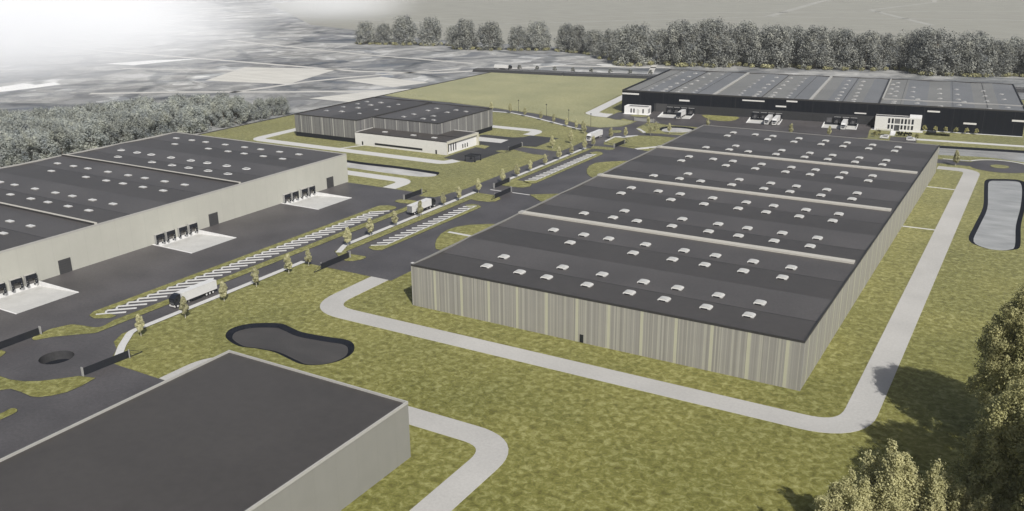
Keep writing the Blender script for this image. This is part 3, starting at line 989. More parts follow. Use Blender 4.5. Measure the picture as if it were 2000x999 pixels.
hollow_walls(Sub(), X0, X1, YS[0], YS[-1], 0, 12.95, 'clad_main').at(t, 'wall')
b = Sub()
zf = []
for k in range(4):
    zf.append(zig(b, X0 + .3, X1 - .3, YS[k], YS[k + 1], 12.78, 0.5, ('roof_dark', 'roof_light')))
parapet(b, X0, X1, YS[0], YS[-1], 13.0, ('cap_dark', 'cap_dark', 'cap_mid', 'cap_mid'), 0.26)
roofM = b.at(t, 'roof')
for k in (1, 2, 3):
    b = Sub()
    b.box(X0 - .05, X1 - 1.2, YS[k] - 1.2, YS[k] + 1.2, 12.3, 13.3, 'firewall')
    b.box(X0 - .1, X0 + 1.6, YS[k] - 1.35, YS[k] + 1.35, 12.3, 13.42, 'cap_light')
    o = b.at(t, 'parapet_wall')
    o.parent = roofM
cols8 = [-135.0, -123.8, -114.9, -102.2, -89.5, -79.5, -68.0, -56.8]
for k in range(4):
    y0 = YS[k]
    for dy, skip in ((10.2, ()), (20.0, (1,)), (42.2, (0, 2)), (52.0, ())):
        if k == 0 and dy == 42.2:
            skip = (0, 2)
        if k and dy == 42.2:
            skip = (1,)
        if k and dy == 20.0:
            skip = (0, 2)
        for i, x in enumerate(cols8):
            if i in skip:
                continue
            link('skylight', S_VENT, roofM, (x + off.x, y0 + dy + off.y, float(zf[k](y0 + dy)) - 0.02)).scale = (1, 1, .72)
d = Sub()
d.box(-99.2, -98.1, YS[0] - 0.07, YS[0] - 0.004, 0.05, 2.35, 'glass_dark')
d.at(t, 'door')
for y in (223, 283, 359, 429):
    Sub().box(X1 + .004, X1 + .09, y, y + 1.1, 0.05, 2.3, 'metal_grey').at(t, 'door')
d = Sub()
for x, y in ((X0, YS[0]), (X1, YS[0])):
    d.box(x - 0.05, x + 0.05, y - 0.05, y + 0.05, 0, 12.4, 'metal_grey')
d.at(t, 'corner_trim')

# --- left beige warehouse
LX0 = -390.0
LY = [52.0, 117.8, 183.4, 249.0, 313.6]
t = thing('warehouse', 'beige flat-walled warehouse with three groups of black dock shelters', 'warehouse', ((LX0 + LX) / 2, (LY[0] + LY[-1]) / 2, 0), 0, 'warehouses')
LH = 13.3
hollow_walls(Sub(), LX0, LX, LY[0], LY[-1], 0, LH - .05, 'clad_beige').at(t, 'wall')
b = Sub()
zf = []
for k in range(4):
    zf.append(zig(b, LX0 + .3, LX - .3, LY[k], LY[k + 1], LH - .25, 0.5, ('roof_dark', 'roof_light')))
parapet(b, LX0, LX, LY[0], LY[-1], LH, ('cap_light', 'cap_light', 'cap_light', 'cap_light'), 0.4, 0.6)
roofL = b.at(t, 'roof')
for k in (1, 2, 3):
    b = Sub()
    b.box(LX0 + .42, LX - .42, LY[k] - .55, LY[k] + .55, LH - .6, LH + .5, 'firewall')
    b.box(LX0 + .42, LX - .42, LY[k] - .62, LY[k] - .552, LH - .6, LH + .44, 'cap_dark')
    o = b.at(t, 'parapet_wall')
    o.parent = roofL
colsL = [-377.0, -365.5, -355.6, -342.0, -328.8, -318.2, -306.0, -294.0]
p = t.location
for y, k, skip, ms in ((162.2, 1, (0, 2), S_FLAT), (171.9, 1, (), S_FLAT), (194.3, 2, (0, 2), S_FLAT), (204.5, 2, (), S_FLAT), (227.2, 2, (0, 2), S_FLAT), (237.8, 2, (), S_FLAT),
                       (260.4, 3, (0, 2), S_RING), (271.0, 3, (), S_RING), (292.8, 3, (0, 2), S_FLAT), (303.3, 3, (), S_FLAT)):
    for i, x in enumerate(colsL):
        if i in skip:
            continue
        link('skylight', ms, roofL, (x - p.x, y - p.y, float(zf[k](y)) - 0.02))


def shelter(parent, x, y0, y1, z0, z1, loc, rail=True):
    """black dock shelter on a wall facing +x, with its grey door behind"""
    b = MB()
    w = y1 - y0
    b.box(0.004, 1.05, 0, 0.10, 0.1, z1 - z0, 'metal_grey')
    b.box(0.004, 1.05, w - .10, w, 0.1, z1 - z0, 'rubber')
    b.box(0.004, 1.05, 0.102, w - .102, z1 - z0 - .12, z1 - z0, 'cap_light')
    b.box(0.95, 1.04, 0.102, 0.85, 0.0, z1 - z0 - .125, 'rubber')
    b.box(0.95, 1.04, w - .85, w - .102, 0.0, z1 - z0 - .125, 'rubber')
    b.box(0.95, 1.04, 0.852, w - .852, z1 - z0 - 1.45, z1 - z0 - .125, 'rubber')
    for yy in (0.45, w - .45):
        for zz in (0.75, 1.45):
            b.box(1.042, 1.07, yy - .07, yy + .07, zz, zz + .16, 'marking')
    o = b.build('dock_shelter', parent, loc)
    MB().box(0.006, 0.05, 0.5, w - .5, 0.02, z1 - z0 - .9, 'dock_panel').build('dock_door', o)
    for y_ in (.5, w - .85):
        MB().box(0.05, 0.4, y_, y_ + .35, -0.5, -0.08, 'rubber').build('bumper', o)
    return o


for ys in ((139.4, 144.4, 150.0, 154.9), (205.3, 210.1, 215.7, 220.6), (271.2, 276.0, 281.7, 286.4)):
    for y in ys:
        shelter(t, LX, y, y + 3.9, 0.0, 3.55, (LX - p.x, y - p.y, 0.05))
for y in (167.3, 231.1, 299.0):
    d = Sub()
    d.box(LX + .004, LX + .1, y, y + 4.5, 0.04, 4.85, 'door_grey')
    for q in range(1, 6):
        d.box(LX + .102, LX + .115, y + .05, y + 4.45, q * .8, q * .8 + .05, 'plinth_grey')
    d.at(t, 'door')

# --- nearest warehouse
FX0, FX1, FY0, FY1 = -155.4, -103.7, 10.0, 132.2
t = thing('warehouse', 'nearest warehouse with a plain unbroken black roof and a pale thin edge', 'warehouse', ((FX0 + FX1) / 2, (FY0 + FY1) / 2, 0), 0, 'warehouses')
hollow_walls(Sub(), FX0, FX1, FY0, FY1, 0, 12.95, 'clad_front').at(t, 'wall')
b = Sub()
b.face([(FX0 + .3, FY0, 12.55), (FX1 - .3, FY0, 12.55), (FX1 - .3, FY1, 12.55), (FX0 + .3, FY1, 12.55)], 'roof_dark')
parapet(b, FX0, FX1, FY0, FY1, 13.0, ('cap_light',) * 4, 0.32, 0.6)
b.at(t, 'roof')
b = Sub()
b.box(FX1 + .032, FX1 + .12, FY0 + .3, FY1 - .1, 12.5, 12.72, 'cap_light')
b.box(FX0 - .12, FX0 - .032, FY0 + .3, FY1 - .1, 12.5, 12.72, 'cap_light')
b.at(t, 'gutter')

# --- grey ribbed hall with black plinth
t = thing('warehouse', 'grey striped hall in two offset blocks above a black plinth', 'warehouse', (-328, 425, 0), 0, 'warehouses')
b = Sub()
hollow_walls(b, -375.6, -329.0, 386.6, 458.8, 2.5, 12.95, 'clad_grey')
hollow_walls(b, -328.9, -283.0, 399.4, 455.6, 2.5, 12.95, 'clad_grey')
b.at(t, 'wall')
b = Sub()
hollow_walls(b, -375.4, -329.2, 386.8, 458.6, 0, 2.5, 'plinth')
hollow_walls(b, -328.95, -283.2, 399.6, 455.4, 0, 2.5, 'plinth')
b.face([(-375.6, 386.6, 2.5), (-329, 386.6, 2.5), (-329, 386.8, 2.5), (-375.6, 386.8, 2.5)], 'plinth')
b.face([(-283.2, 399.4, 2.5), (-283, 399.4, 2.5), (-283, 455.6, 2.5), (-283.2, 455.6, 2.5)], 'plinth')
b.at(t, 'plinth')
b = Sub()
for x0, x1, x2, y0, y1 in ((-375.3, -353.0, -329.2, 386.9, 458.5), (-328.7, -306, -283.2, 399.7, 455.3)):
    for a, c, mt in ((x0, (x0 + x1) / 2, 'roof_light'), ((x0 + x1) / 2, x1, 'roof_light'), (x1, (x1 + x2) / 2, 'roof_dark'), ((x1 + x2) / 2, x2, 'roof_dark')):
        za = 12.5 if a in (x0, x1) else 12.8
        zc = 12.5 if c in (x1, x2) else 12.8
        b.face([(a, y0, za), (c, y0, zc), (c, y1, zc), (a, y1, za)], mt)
parapet(b, -375.6, -329.0, 386.6, 458.8, 13.0, ('cap_dark',) * 4, 0.4)
parapet(b, -328.55, -283.0, 399.4, 455.6, 13.0, ('cap_dark',) * 4, 0.4)
roofK = b.at(t, 'roof')
p = t.location
for x, y in ((-366.5, 404.3), (-366.8, 419.7), (-366.8, 433.1), (-366.9, 442.2), (-357.2, 406.8), (-357.1, 421.5), (-357.1, 433.6), (-357.3, 443.6), (-342.5, 405.3), (-342.4, 420.6), (-342.3, 432.4), (-342.5, 442.2),
             (-313.3, 408.6), (-313.3, 418.3), (-313.4, 432.3), (-313.2, 441.0), (-299.2, 408.4), (-299.5, 418.6), (-299.4, 432.4), (-299.5, 441.6), (-291.8, 407.5), (-291.5, 439.6)):
    link('skylight', S_DOME, roofK, (x - p.x, y - p.y, 12.5)).scale = (.88, .88, .75)

# --- its low white office
t = thing('office_building', 'low cream office with a long dark ribbon window before the grey striped hall', 'office', (-297, 392, 0), 0, 'offices')
OX0, OX1, OY0, OY1, OH = -328.2, -266.6, 383.4, 414.4, 7.0
b = Sub()
b.face([(OX0, OY0, 0), (OX1, OY0, 0), (OX1, OY0, OH), (OX0, OY0, OH)], 'render_white')
b.face([(OX0, OY0, 0), (OX0, OY0, OH), (OX0, 399.3, OH), (OX0, 399.3, 0)], 'render_white')
b.face([(-282.9, OY1, 0), (-282.9, OY1, OH), (OX1, OY1, OH), (OX1, OY1, 0)], 'render_white')
b.face([(OX1 - .9, OY0 + 1.2, 0), (OX1 - .9, OY1 - 1.2, 0), (OX1 - .9, OY1 - 1.2, OH - 1.3), (OX1 - .9, OY0 + 1.2, OH - 1.3)], 'render_bright')
b.at(t, 'wall')
b = Sub()
b.box(OX1 - .9, OX1, OY0 + .004, OY0 + 1.2, 0, OH - .02, 'render_cream')
b.box(OX1 - .9, OX1, OY1 - 1.2, OY1 - .004, 0, OH - .02, 'render_cream')
b.box(OX1 - .9, OX1, OY0 + 1.202, OY1 - 1.202, OH - 1.3, OH - .02, 'render_cream')
b.box(OX1 - .885, OX1 - .7, OY0 + 1.3, OY1 - 1.3, OH - 1.62, OH - 1.305, 'plinth')
b.at(t, 'portal_frame')
b = Sub()
b.sheet([[(OX0 + .3, OY0 + .3), (OX1 - .3, OY0 + .3), (OX1 - .3, OY1 - .3), (-282.9, OY1 - .3), (-282.9, 399.3), (OX0 + .3, 399.3)]], OH - .25, 'roof_dark')
b.box(OX0, OX1, OY0, OY0 + .3, OH - .3, OH + .02, 'cap_dark')
b.box(OX1 - .4, OX1 + .02, OY0 + .302, OY1, OH - .015, OH + .06, 'cap_light')
b.box(-282, OX1 - .45, 397.6, 397.9, OH - .2, OH + .03, 'cap_dark')
rf = b.at(t, 'roof')
p = t.location
for x, y in ((-313.1, 391.1), (-293.5, 390.9), (-279.3, 390.3)):
    link('skylight', S_FLAT, rf, (x - p.x, y - p.y, OH - .25))
Sub().box(-314.5, -282.4, OY0 - .06, OY0 - .004, 1.0, 2.1, 'glass_dark').at(t, 'window')
for x in (-323.6, -274.0):
    Sub().box(x, x + 1.0, OY0 - .06, OY0 - .004, 0.03, 2.2, 'glass_dark').at(t, 'door')
for y, z0, z1 in ((385.8, 1.2, 5.1), (388.1, 1.2, 5.1), (390.4, 1.2, 5.1), (392.6, 1.2, 5.1), (399.3, .8, 3.0), (401.5, .8, 3.0), (403.8, .8, 3.0)):
    Sub().box(OX1 - .896, OX1 - .83, y, y + .85, z0, z1, 'glass_dark').at(t, 'window')

# --- black hall at the back (built in its own axes, then turned)
t = thing('warehouse', 'long black warehouse with a pale grey roof before the far tree row', 'warehouse', (*DO, 0), DA, 'warehouses')
DL, DD, DH = 234.0, 117.0, 14.3
b = MB()
hollow_walls(b, 0, DL, 0, DD, 0, DH - .05, 'clad_black')
b.build('wall', t)
b = MB()
b.box(22, 156.5, -0.06, -0.004, 1.0, 6.6, 'plinth_grey')
b.build('base_panel', t)
b = MB()
segs = [(0.4, 60, 4), (60, 118.6, 4), (118.6, 158, 4), (158, DL - .4, 6)]
for a, c, n in segs:
    for k in range(n):
        u0, u1 = a + (c - a) * k / n, a + (c - a) * (k + 1) / n
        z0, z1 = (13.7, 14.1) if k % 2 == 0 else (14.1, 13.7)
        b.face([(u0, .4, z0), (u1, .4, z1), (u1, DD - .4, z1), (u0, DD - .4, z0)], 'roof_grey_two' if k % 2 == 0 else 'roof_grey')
parapet(b, 0, DL, 0, DD, DH, ('cap_dark', 'cap_dark', 'cap_dark', 'cap_dark'), 0.4, 0.8)
b.box(0.02, 1.1, 0.42, DD - .42, 13.5, 14.45, 'plinth')
for u in (10.5, 30, 49, 74.5 + 15, 109, 137, 169, 197, 215):
    b.box(u - .09, u + .09, .45, DD - .45, 13.7, 14.14, 'cap_dark')
b.box(158.6, DL - .5, 20.3, 20.9, 13.6, 14.4, 'metal_grey')
roofD = b.build('roof', t)
for u in (60, 118.6):
    MB().box(u - .75, u + .75, .42, DD - .42, 13.4, 14.5, 'cap_light').build('parapet_wall', roofD)
b = MB()
b.box(157.2, 157.98, .42, DD - .42, 13.4, 14.5, 'cap_dark')
b.box(158.0, 158.7, 21, DD - .42, 13.4, 14.45, 'cap_light')
b.build('parapet_wall', roofD)
pts = []
for u0 in (15.8, 25.6, 35.6, 45.4):
    for v, s in ((6.4, 0), (15, -.2), (26.5, -.5), (45.3, -.9), (63.4, -1.3), (82.5, -1.6), (102.5, -1.9)):
        pts.append((u0 + s, v))
for u0 in (74.9, 84.6, 94.5, 104.1):
    for v, s in ((5, 0), (13.4, 0), (24.5, -.3), (43.3, -.6), (61.4, -.9), (80, -1.2), (99.7, -1.6)):
        pts.append((u0 + s, v))
for u0 in (133.3, 142.8):
    for v, s in ((3.3, 0), (12.6, -.2), (27.3, -.3), (41.8, -.5), (59.6, -.8), (78.1, -1.1), (98.7, -1.4)):
        pts.append((u0 + s, v))
pts += [(165.1, 6.1), (165.2, 12.9), (164.6, 35.7), (164.4, 57.3), (164.0, 79.1), (163.6, 99.0), (161.2, 44.8), (161.0, 67.1), (160.7, 89.8), (177.8, 11.0), (177.8, 26.8), (174.4, 35.5), (174.1, 58.0), (173.8, 79.0),
        (190.5, 3.7), (190.0, 34.2), (189.7, 56.2), (189.4, 77.8), (200.3, 11.4), (203.1, 25.3), (199.9, 34.2), (199.5, 55.8), (199.2, 78.4), (215.6, 3.2), (215.3, 33.2), (215.0, 54.8), (214.7, 77.5), (225.2, 11.2), (224.8, 43.7), (224.4, 65.8)]
for u, v in pts:
    link('skylight', S_DOME, roofD, (u, v, 13.85)).scale = (.8, .8, .7)
for u0, u1, z0, z1 in ((0.1, 11.5, 11.5, 12.5), (38.3, 45, 9.0, 10.0), (78.2, 91.8, 11.4, 12.2), (98.7, 105, 8.8, 9.7), (104.9, 111.3, 12.2, 13.1), (144.6, 151.2, 7.5, 8.2), (184, 190.6, 10.8, 11.7), (203.5, 210.2, 5.0, 6.0), (227.6, 233.9, 8.1, 9.1)):
    MB().box(u0, u1, -0.1, -0.065, z0, z1, 'strip_window').build('window', t)


def shelter_front(parent, u0, u1, z0, z1):
    w = u1 - u0
    h = z1 - z0
    b = MB()
    b.box(0, .1, -1.0, -.07, 0.05, h, 'rubber')
    b.box(w - .1, w, -1.0, -.07, 0.05, h, 'rubber')
    b.box(0.102, w - .102, -1.0, -.07, h - .14, h, 'metal_grey')
    b.box(.102, .9, -1.0, -.92, 0, h - .145, 'rubber')
    b.box(w - .9, w - .102, -1.0, -.92, 0, h - .145, 'rubber')
    b.box(.902, w - .902, -1.0, -.92, h - .9, h - .145, 'rubber')
    for xx in (.45, w - .45):
        b.box(xx - .1, xx + .1, -1.03, -1.003, .35, .6, 'marking')
    o = b.build('dock_shelter', parent, (u0, 0, z0))
    MB().box(.6, w - .6, -.11, -.066, 0.02, h - .5, 'glass_grey').build('dock_door', o)
    return o


for g0 in ((30.7, 35.2, 40.0, 44.7), (85.2, 90.1, 94.5, 99.1), (133.4, 138.2, 142.7)):
    for u in g0:
        shelter_front(t, u, u + 4.0, 1.3, 5.0)
MB().box(129.3, 132.1, -.1, -.066, 1.35, 4.2, 'glass_grey').build('dock_door', t)
MB().box(23.3, 30.3, -.1, -.066, 1.35, 6.7, 'door_grey').build('door', t)

# --- offices in front of the black hall
t = thing('office_building', 'pale two storey office block with tall windows against the black hall', 'office', (*dw(156.9, 0), 0), DA, 'offices')
W_, D_, H_ = 24.7, 7.2, 7.9
b = MB()
hollow_walls(b, 0, W_, -D_, -.12, 0, H_, 'render_white')
b.build('wall', t)
b = MB()
b.face([(.2, -D_ + .2, H_ - .2), (18.2, -D_ + .2, H_ - .2), (18.2, -.15, H_ - .2), (.2, -.15, H_ - .2)], 'glass_grey')
b.box(18.25, W_ - .01, -D_ + .5, -.15, H_ - .3, H_ + .9, 'render_bright')
b.box(0, W_, -D_ - .03, -D_ + .3, H_ - .25, H_ + .04, 'render_bright')
b.build('roof', t)
for k, u in enumerate((7.0, 8.9, 10.6, 14.0, 15.9, 17.7, 19.6)):
    w = 2.8 if k == 2 else 1.1
    for z0, z1 in ((1.0, 3.4), (4.2, 7.1)):
        if k == 2 and z0 == 1.0:
            z0 = 0.1
        f = MB().box(u, u + w, -D_ - .05, -D_ - .004, z0, z1, 'glass_dark' if (k + int(z0)) % 3 else 'glass_grey').build('window' if not (k == 2 and z0 == .1) else 'door', t)
        if k == 2:
            m_ = MB()
            for q in range(1, 5):
                m_.box(u + q * w / 5 - .04, u + q * w / 5 + .04, -D_ - .08, -D_ - .052, z0, z1, 'metal_grey')
            m_.build('mullion', f)
MB().box(6.6, 20.9, -D_ - .09, -D_ - .006, 3.5, 4.1, 'render_bright').build('floor_band', t)

t = thing('office_building', 'small white one storey office beside the corner of the black hall', 'office', (*dw(4.2, 0), 0), DA, 'offices')
W_, D_, H_ = 15.8, 7.6, 5.0
b = MB()
hollow_walls(b, 0, W_, -D_, -.12, 0, H_, 'render_bright')
b.build('wall', t)
b = MB()
b.face([(.2, -D_ + .2, H_ - .3), (W_ - .2, -D_ + .2, H_ - .3), (W_ - .2, -.15, H_ - .3), (.2, -.15, H_ - .3)], 'roof_grey')
parapet(b, 0, W_, -D_, -.12, H_, ('render_bright',) * 4, 0.25, 0.4)
b.box(.27, 2.0, -D_ + .3, -.4, H_ - .29, H_ + .1, 'render_bright')
b.build('roof', t)
for u in (4.2, 6.1, 12.2):
    MB().box(u, u + .9, -D_ - .05, -D_ - .004, 1.0, 3.7, 'glass_dark').build('window', t)
for v in (-6.8, -5.0, -3.4):
    MB().box(W_ + .004, W_ + .05, v, v + .8, 1.0, 3.7, 'glass_dark').build('window', t)
d = MB().box(8.6, 9.9, -D_ - .05, -D_ - .004, 0.05, 3.2, 'glass_grey').build('door', t)
MB().box(8.75, 9.75, -D_ - .07, -D_ - .052, 0.15, 3.05, 'render_white').build('door_leaf', d)
struct(MB().slab([dw(3.6, -8.6), dw(22, -8.6), dw(22, 0), dw(3.6, 0)], 0, 0.1, 'concrete_white').build('pavement'))
struct(MB().slab([dw(155.2, -8.4), dw(183, -8.4), dw(183, -.1), dw(155.2, -.1)], 0, 0.09, 'pavement').build('pavement'))
struct(MB().slab([dw(166.1, -8.4), dw(168.8, -8.4), dw(168.8, -23), dw(165.9, -23)], 0, 0.085, 'concrete_white').build('garden_path'))

# ------------------------------------------------------------------ gates
def gate(x, y, rotz, L, tail, label, mat='gate_black', posts='metal_grey'):
    t = thing('sliding_gate', label, 'gate', (x, y, 0.05), rotz, 'sliding gates')
    b = MB()
    b.box(0, L, -.06, .06, .18, .36, mat)
    b.box(0, L, -.06, .06, 2.0, 2.14, mat)
    b.box(0, .1, -.058, .058, .362, 1.998, mat)
    b.box(L - .1, L, -.058, .058, .362, 1.998, mat)
    n = int(L / .24)
    for k in range(1, n):
        xx = k * L / n
        b.box(xx - .105, xx + .105, -.03, .03, .362, 1.998, mat)
    b.build('gate_leaf', t)
    if tail:
        b = MB()
        b.box(L + .002, L + tail, -.06, .06, .18, .34, mat)
        b.tube((L, 0, 2.05), (L + tail, 0, .3), .07, .07, mat, 6)
        b.build('brace', t)
    for xx, yy in ((-.4, .28), (-.4, -.28), (L - .4, -.3)):
        MB().box(xx - .11, xx + .11, yy - .11, yy + .11, 0, 2.5, posts).build('post', t)
    return t


gate(-232.9, 133.0, -PI / 2, 14, 0, 'long black sliding gate at the left beige yard by the roundabout pit')
gate(-198.6, 122.8, PI / 2 - .06, 13, 3.6, 'black sliding gate of the nearest warehouse yard beside the roundabout pit')
gate(-201.0, 227.5, -PI / 2, 14.2, 3.6, 'black sliding gate at the near entrance of the main warehouse yard')
gate(-198.2, 333.0, -PI / 2, 13, 3.2, 'black sliding gate halfway along the road, the one with its brace towards the camera')
gate(-208.0, 335.4, PI / 2, 13.5, 0, 'black sliding gate halfway along the road, standing right at the road edge')
gate(-231.2, 299.6, PI / 2, 12.6, 3.8, 'black sliding gate at the far end of the beige yard behind the truck')
gate(-243.0, 420.6, -PI / 2, 13.5, 3.6, 'black sliding gate at the yard of the cream office')
gate(-219.8, 522.2, 0.0, 12.6, 3.0, 'pale grey sliding gate before the black hall', 'metal_grey', 'metal_grey')
gate(-197.2, 441.3, PI / 2, 13.3, 2.8, 'black sliding gate below the grass island by the small roundabout')

# ------------------------------------------------------------------ black frame shelter in the yard of the cream office
t = thing('shelter_frame', 'open black frame shelter with a lattice top by the cream office', 'shelter', (-247.6, 379.0, 0.04), 0)
b = MB()
for x in np.linspace(-3, 3, 9):
    b.box(x - .07, x + .07, -2.85, 2.85, 2.78, 2.96, 'gate_black')
for y in (-2.9, 2.9):
    b.box(-3.1, 3.1, y - .1, y + .1, 2.5, 2.98, 'gate_black')
b.build('lattice_roof', t)
for x in (-2.9, 2.9):
    for y in (-2.7, 2.7):
        MB().box(x - .14, x + .14, y - .14, y + .14, 0, 2.5, 'gate_black').build('post', t)
        MB().box(x - .3, x + .3, y - .3, y + .3, 0, .8, 'gate_black').build('post_base', t)

# ------------------------------------------------------------------ trucks
def wheel(parent, x, y, r=.52, w=.34):
    b = MB()
    b.tube((0, -w / 2, 0), (0, w / 2, 0), r, r, 'tyre', 16)
    o = b.build('wheel', parent, (x, y, r))
    s = 1 if y > 0 else -1
    c = MB()
    c.tube((0, s * (w / 2 + .002), 0), (0, s * (w / 2 + .05), 0), r * .66, r * .5, 'rim', 12)
    c.build('rim', o)


def make_truck(cab, label):
    cm = 'truck_black' if cab == 'black' else 'truck_white'
    t = thing('semi_truck', label, 'truck', (0, 0, 0), 0, 'articulated trucks')
    b = MB()
    b.box(-8.1, 5.35, -1.27, 1.27, 1.18, 3.98, 'truck_white')
    for z in (1.18, 3.86):
        b.box(-8.12, 5.37, -1.3, -1.272, z, z + .14, 'strip_window')
        b.box(-8.12, 5.37, 1.272, 1.3, z, z + .14, 'strip_window')
    tr_ = b.build('trailer', t)
    d = MB()
    d.box(-8.15, -8.102, -1.2, -.02, 1.25, 3.85, 'roof_grey')
    d.box(-8.15, -8.102, .02, 1.2, 1.25, 3.85, 'roof_grey')
    d.build('rear_door', tr_)
    b = MB()
    b.box(-8.0, 7.9, -.5, .5, .62, 1.05, 'rubber')
    b.box(-2.0, 2.2, -1.2, -1.12, .5, 1.0, 'rubber')
    b.box(-2.0, 2.2, 1.12, 1.2, .5, 1.0, 'rubber')
    b.box(-8.2, -7.9, -1.15, 1.15, .5, .7, 'rubber')
    b.box(2.6, 2.85, -.9, -.7, .1, 1.15, 'metal_grey')
    b.box(2.6, 2.85, .7, .9, .1, 1.15, 'metal_grey')
    b.build('chassis', t)
    b = MB()
    prof = [(5.85, .55), (8.1, .55), (8.2, 1.0), (8.18, 1.95), (7.95, 3.05), (7.55, 3.4), (6.9, 3.85), (5.85, 3.95)]
    b.prism_y(prof, -1.22, 1.22, cm)
    b.box(4.4, 5.84, -1.2, 1.2, .75, 1.05, 'rubber')
    c = b.build('cab', t)
    w = MB()
    w.face([(8.195, -1.1, 1.98), (8.195, 1.1, 1.98), (7.975, 1.05, 3.0), (7.975, -1.05, 3.0)], 'glass_dark')
    w.build('windscreen', c)
    for s in (-1, 1):
        w = MB()
        w.face([(7.0, s * 1.226, 2.0), (7.95, s * 1.226, 2.0), (7.78, s * 1.226, 2.9), (7.0, s * 1.226, 2.9)], 'glass_dark')
        w.build('side_window', c)
        MB().box(8.12, 8.23, s * .95 - .22, s * .95 + .22, .75, .98, 'lamp_glass').build('headlight', c)
        MB().box(7.9, 8.05, s * 1.24, s * 1.24 + s * .25, 2.0, 2.75, 'truck_black').build('mirror', c)
    w = MB()
    w.box(8.19, 8.24, -.9, .9, 1.05, 1.8, 'rubber')
    for q in range(3):
        w.box(8.242, 8.26, -.85, .85, 1.15 + q * .22, 1.2 + q * .22, 'metal_grey')
    w.build('grille', c)
    MB().box(8.02, 8.3, -1.15, 1.15, 3.02, 3.12, cm).build('sun_visor', c)
    MB().box(8.05, 8.28, -1.24, 1.24, .4, .72, cm if cab == 'white' else 'strip_window').build('bumper', c)
    for s in (-1, 1):
        for x in (-6.4, -5.1, -3.8, 4.4, 7.2):
            wheel(t, x, s * 1.08)
    return t


tb = make_truck('black', 'articulated truck with a black cab coming towards the roundabout pit')
tb.location = (-216.7, 173.4, 0.04)
tb.rotation_euler = (0, 0, -PI / 2)
TB = tree_of(tb)
tw = make_truck('white', 'all white articulated truck on the road beside the grass island roundabout')
tw.location = (-217.6, 459.2, 0.06)
tw.rotation_euler = (0, 0, -PI / 2)
TW = tree_of(tw)
dup(TB, (-214.9, 289.5, .04), PI / 2, 'articulated truck with a black cab driving away on the middle road')
dup(TB, (-421.5, 697.6, 2.26), R(7), 'articulated truck with a black cab on the raised road beyond the meadow')
q = dw(42.0, -7.2)
dup(TB, (q[0], q[1], .09), DA - PI / 2, 'truck with a black cab parked at a dock of the black hall')
q = dw(96.3, -7.8)
dup(TW, (q[0], q[1], .09), DA - PI / 2, 'white truck at the black hall docks, left one of a side by side pair')
q = dw(100.9, -8.0)
dup(TW, (q[0], q[1], .09), DA - PI / 2, 'white truck at the black hall docks, right one of a side by side pair')
q = dw(140.2, -8.0)
dup(TW, (q[0], q[1], .09), DA - PI / 2, 'white truck docked alone between black shelters near the pale office')

# ------------------------------------------------------------------ cars
def make_car(label):
    t = thing('parked_car', label, 'car', (0, 0, 0), 0, 'cars parked before the office')
    b = MB()
    b.prism_y([(-2.25, .35), (2.25, .35), (2.3, .75), (2.15, 1.0), (1.1, 1.12), (-2.2, 1.12), (-2.32, .7)], -.9, .9, 'truck_white')
    b.prism_y([(-2.1, 1.122), (1.0, 1.122), (.3, 1.6), (-1.7, 1.62)], -.78, .78, 'truck_white')
    o = b.build('body', t)
    for s in (-1, 1):
        w = MB()
        w.face([(-1.85, s * .785, 1.16), (.82, s * .785, 1.16), (.25, s * .785, 1.54), (-1.6, s * .785, 1.56)], 'glass_dark')
        w.build('side_window', o)
    w = MB()
    w.face([(1.0, -.72, 1.16), (1.0, .72, 1.16), (.36, .68, 1.59), (.36, -.68, 1.59)], 'glass_dark')
    w.build('windscreen', o)
    for s in (-1, 1):
        MB().box(2.24, 2.32, s * .65 - .18, s * .65 + .18, .72, .88, 'lamp_glass').build('headlight', o)
        for x in (-1.4, 1.4):
            wheel(t, x, s * .82, .34, .22)
    return t


c0 = make_car('white car on the left of the office car park, nearer the dark roof')
q = dw(163.8, -34.0)
c0.location = (q[0], q[1], .05)
c0.rotation_euler = (0, 0, DA + PI)
CT = tree_of(c0)
q = dw(177.4, -31.2)
dup(CT, (q[0], q[1], .05), DA, 'white car on the right of the office car park, nearer the shrubs')
q = dw(177.6, -35.6)
dup(CT, (q[0], q[1], .05), DA, 'white car on the right of the office car park, nearer the dark roof')
q = dw(163.9, -30.4)
dup(CT, (q[0], q[1], .05), DA + PI, 'white car on the left of the office car park, nearer the pergola')

# pergola, hedge and terrace by the office
q = dw(162.6, -24.5)
t = thing('pergola', 'small flat pergola on slim posts before the pale office', 'pergola', (q[0], q[1], .0), DA)
MB().box(-4, 4, -2.2, 2.2, 3.3, 3.42, 'metal_grey').build('top_frame', t)
MB().box(-3.7, 3.7, -1.9, 1.9, 3.424, 3.45, 'render_cream').build('canopy', t)
for x in (-3.8, 3.8):
    for y in (-2.0, 2.0):
        MB().box(x - .08, x + .08, y - .08, y + .08, 0, 3.3, 'metal_grey').build('post', t)


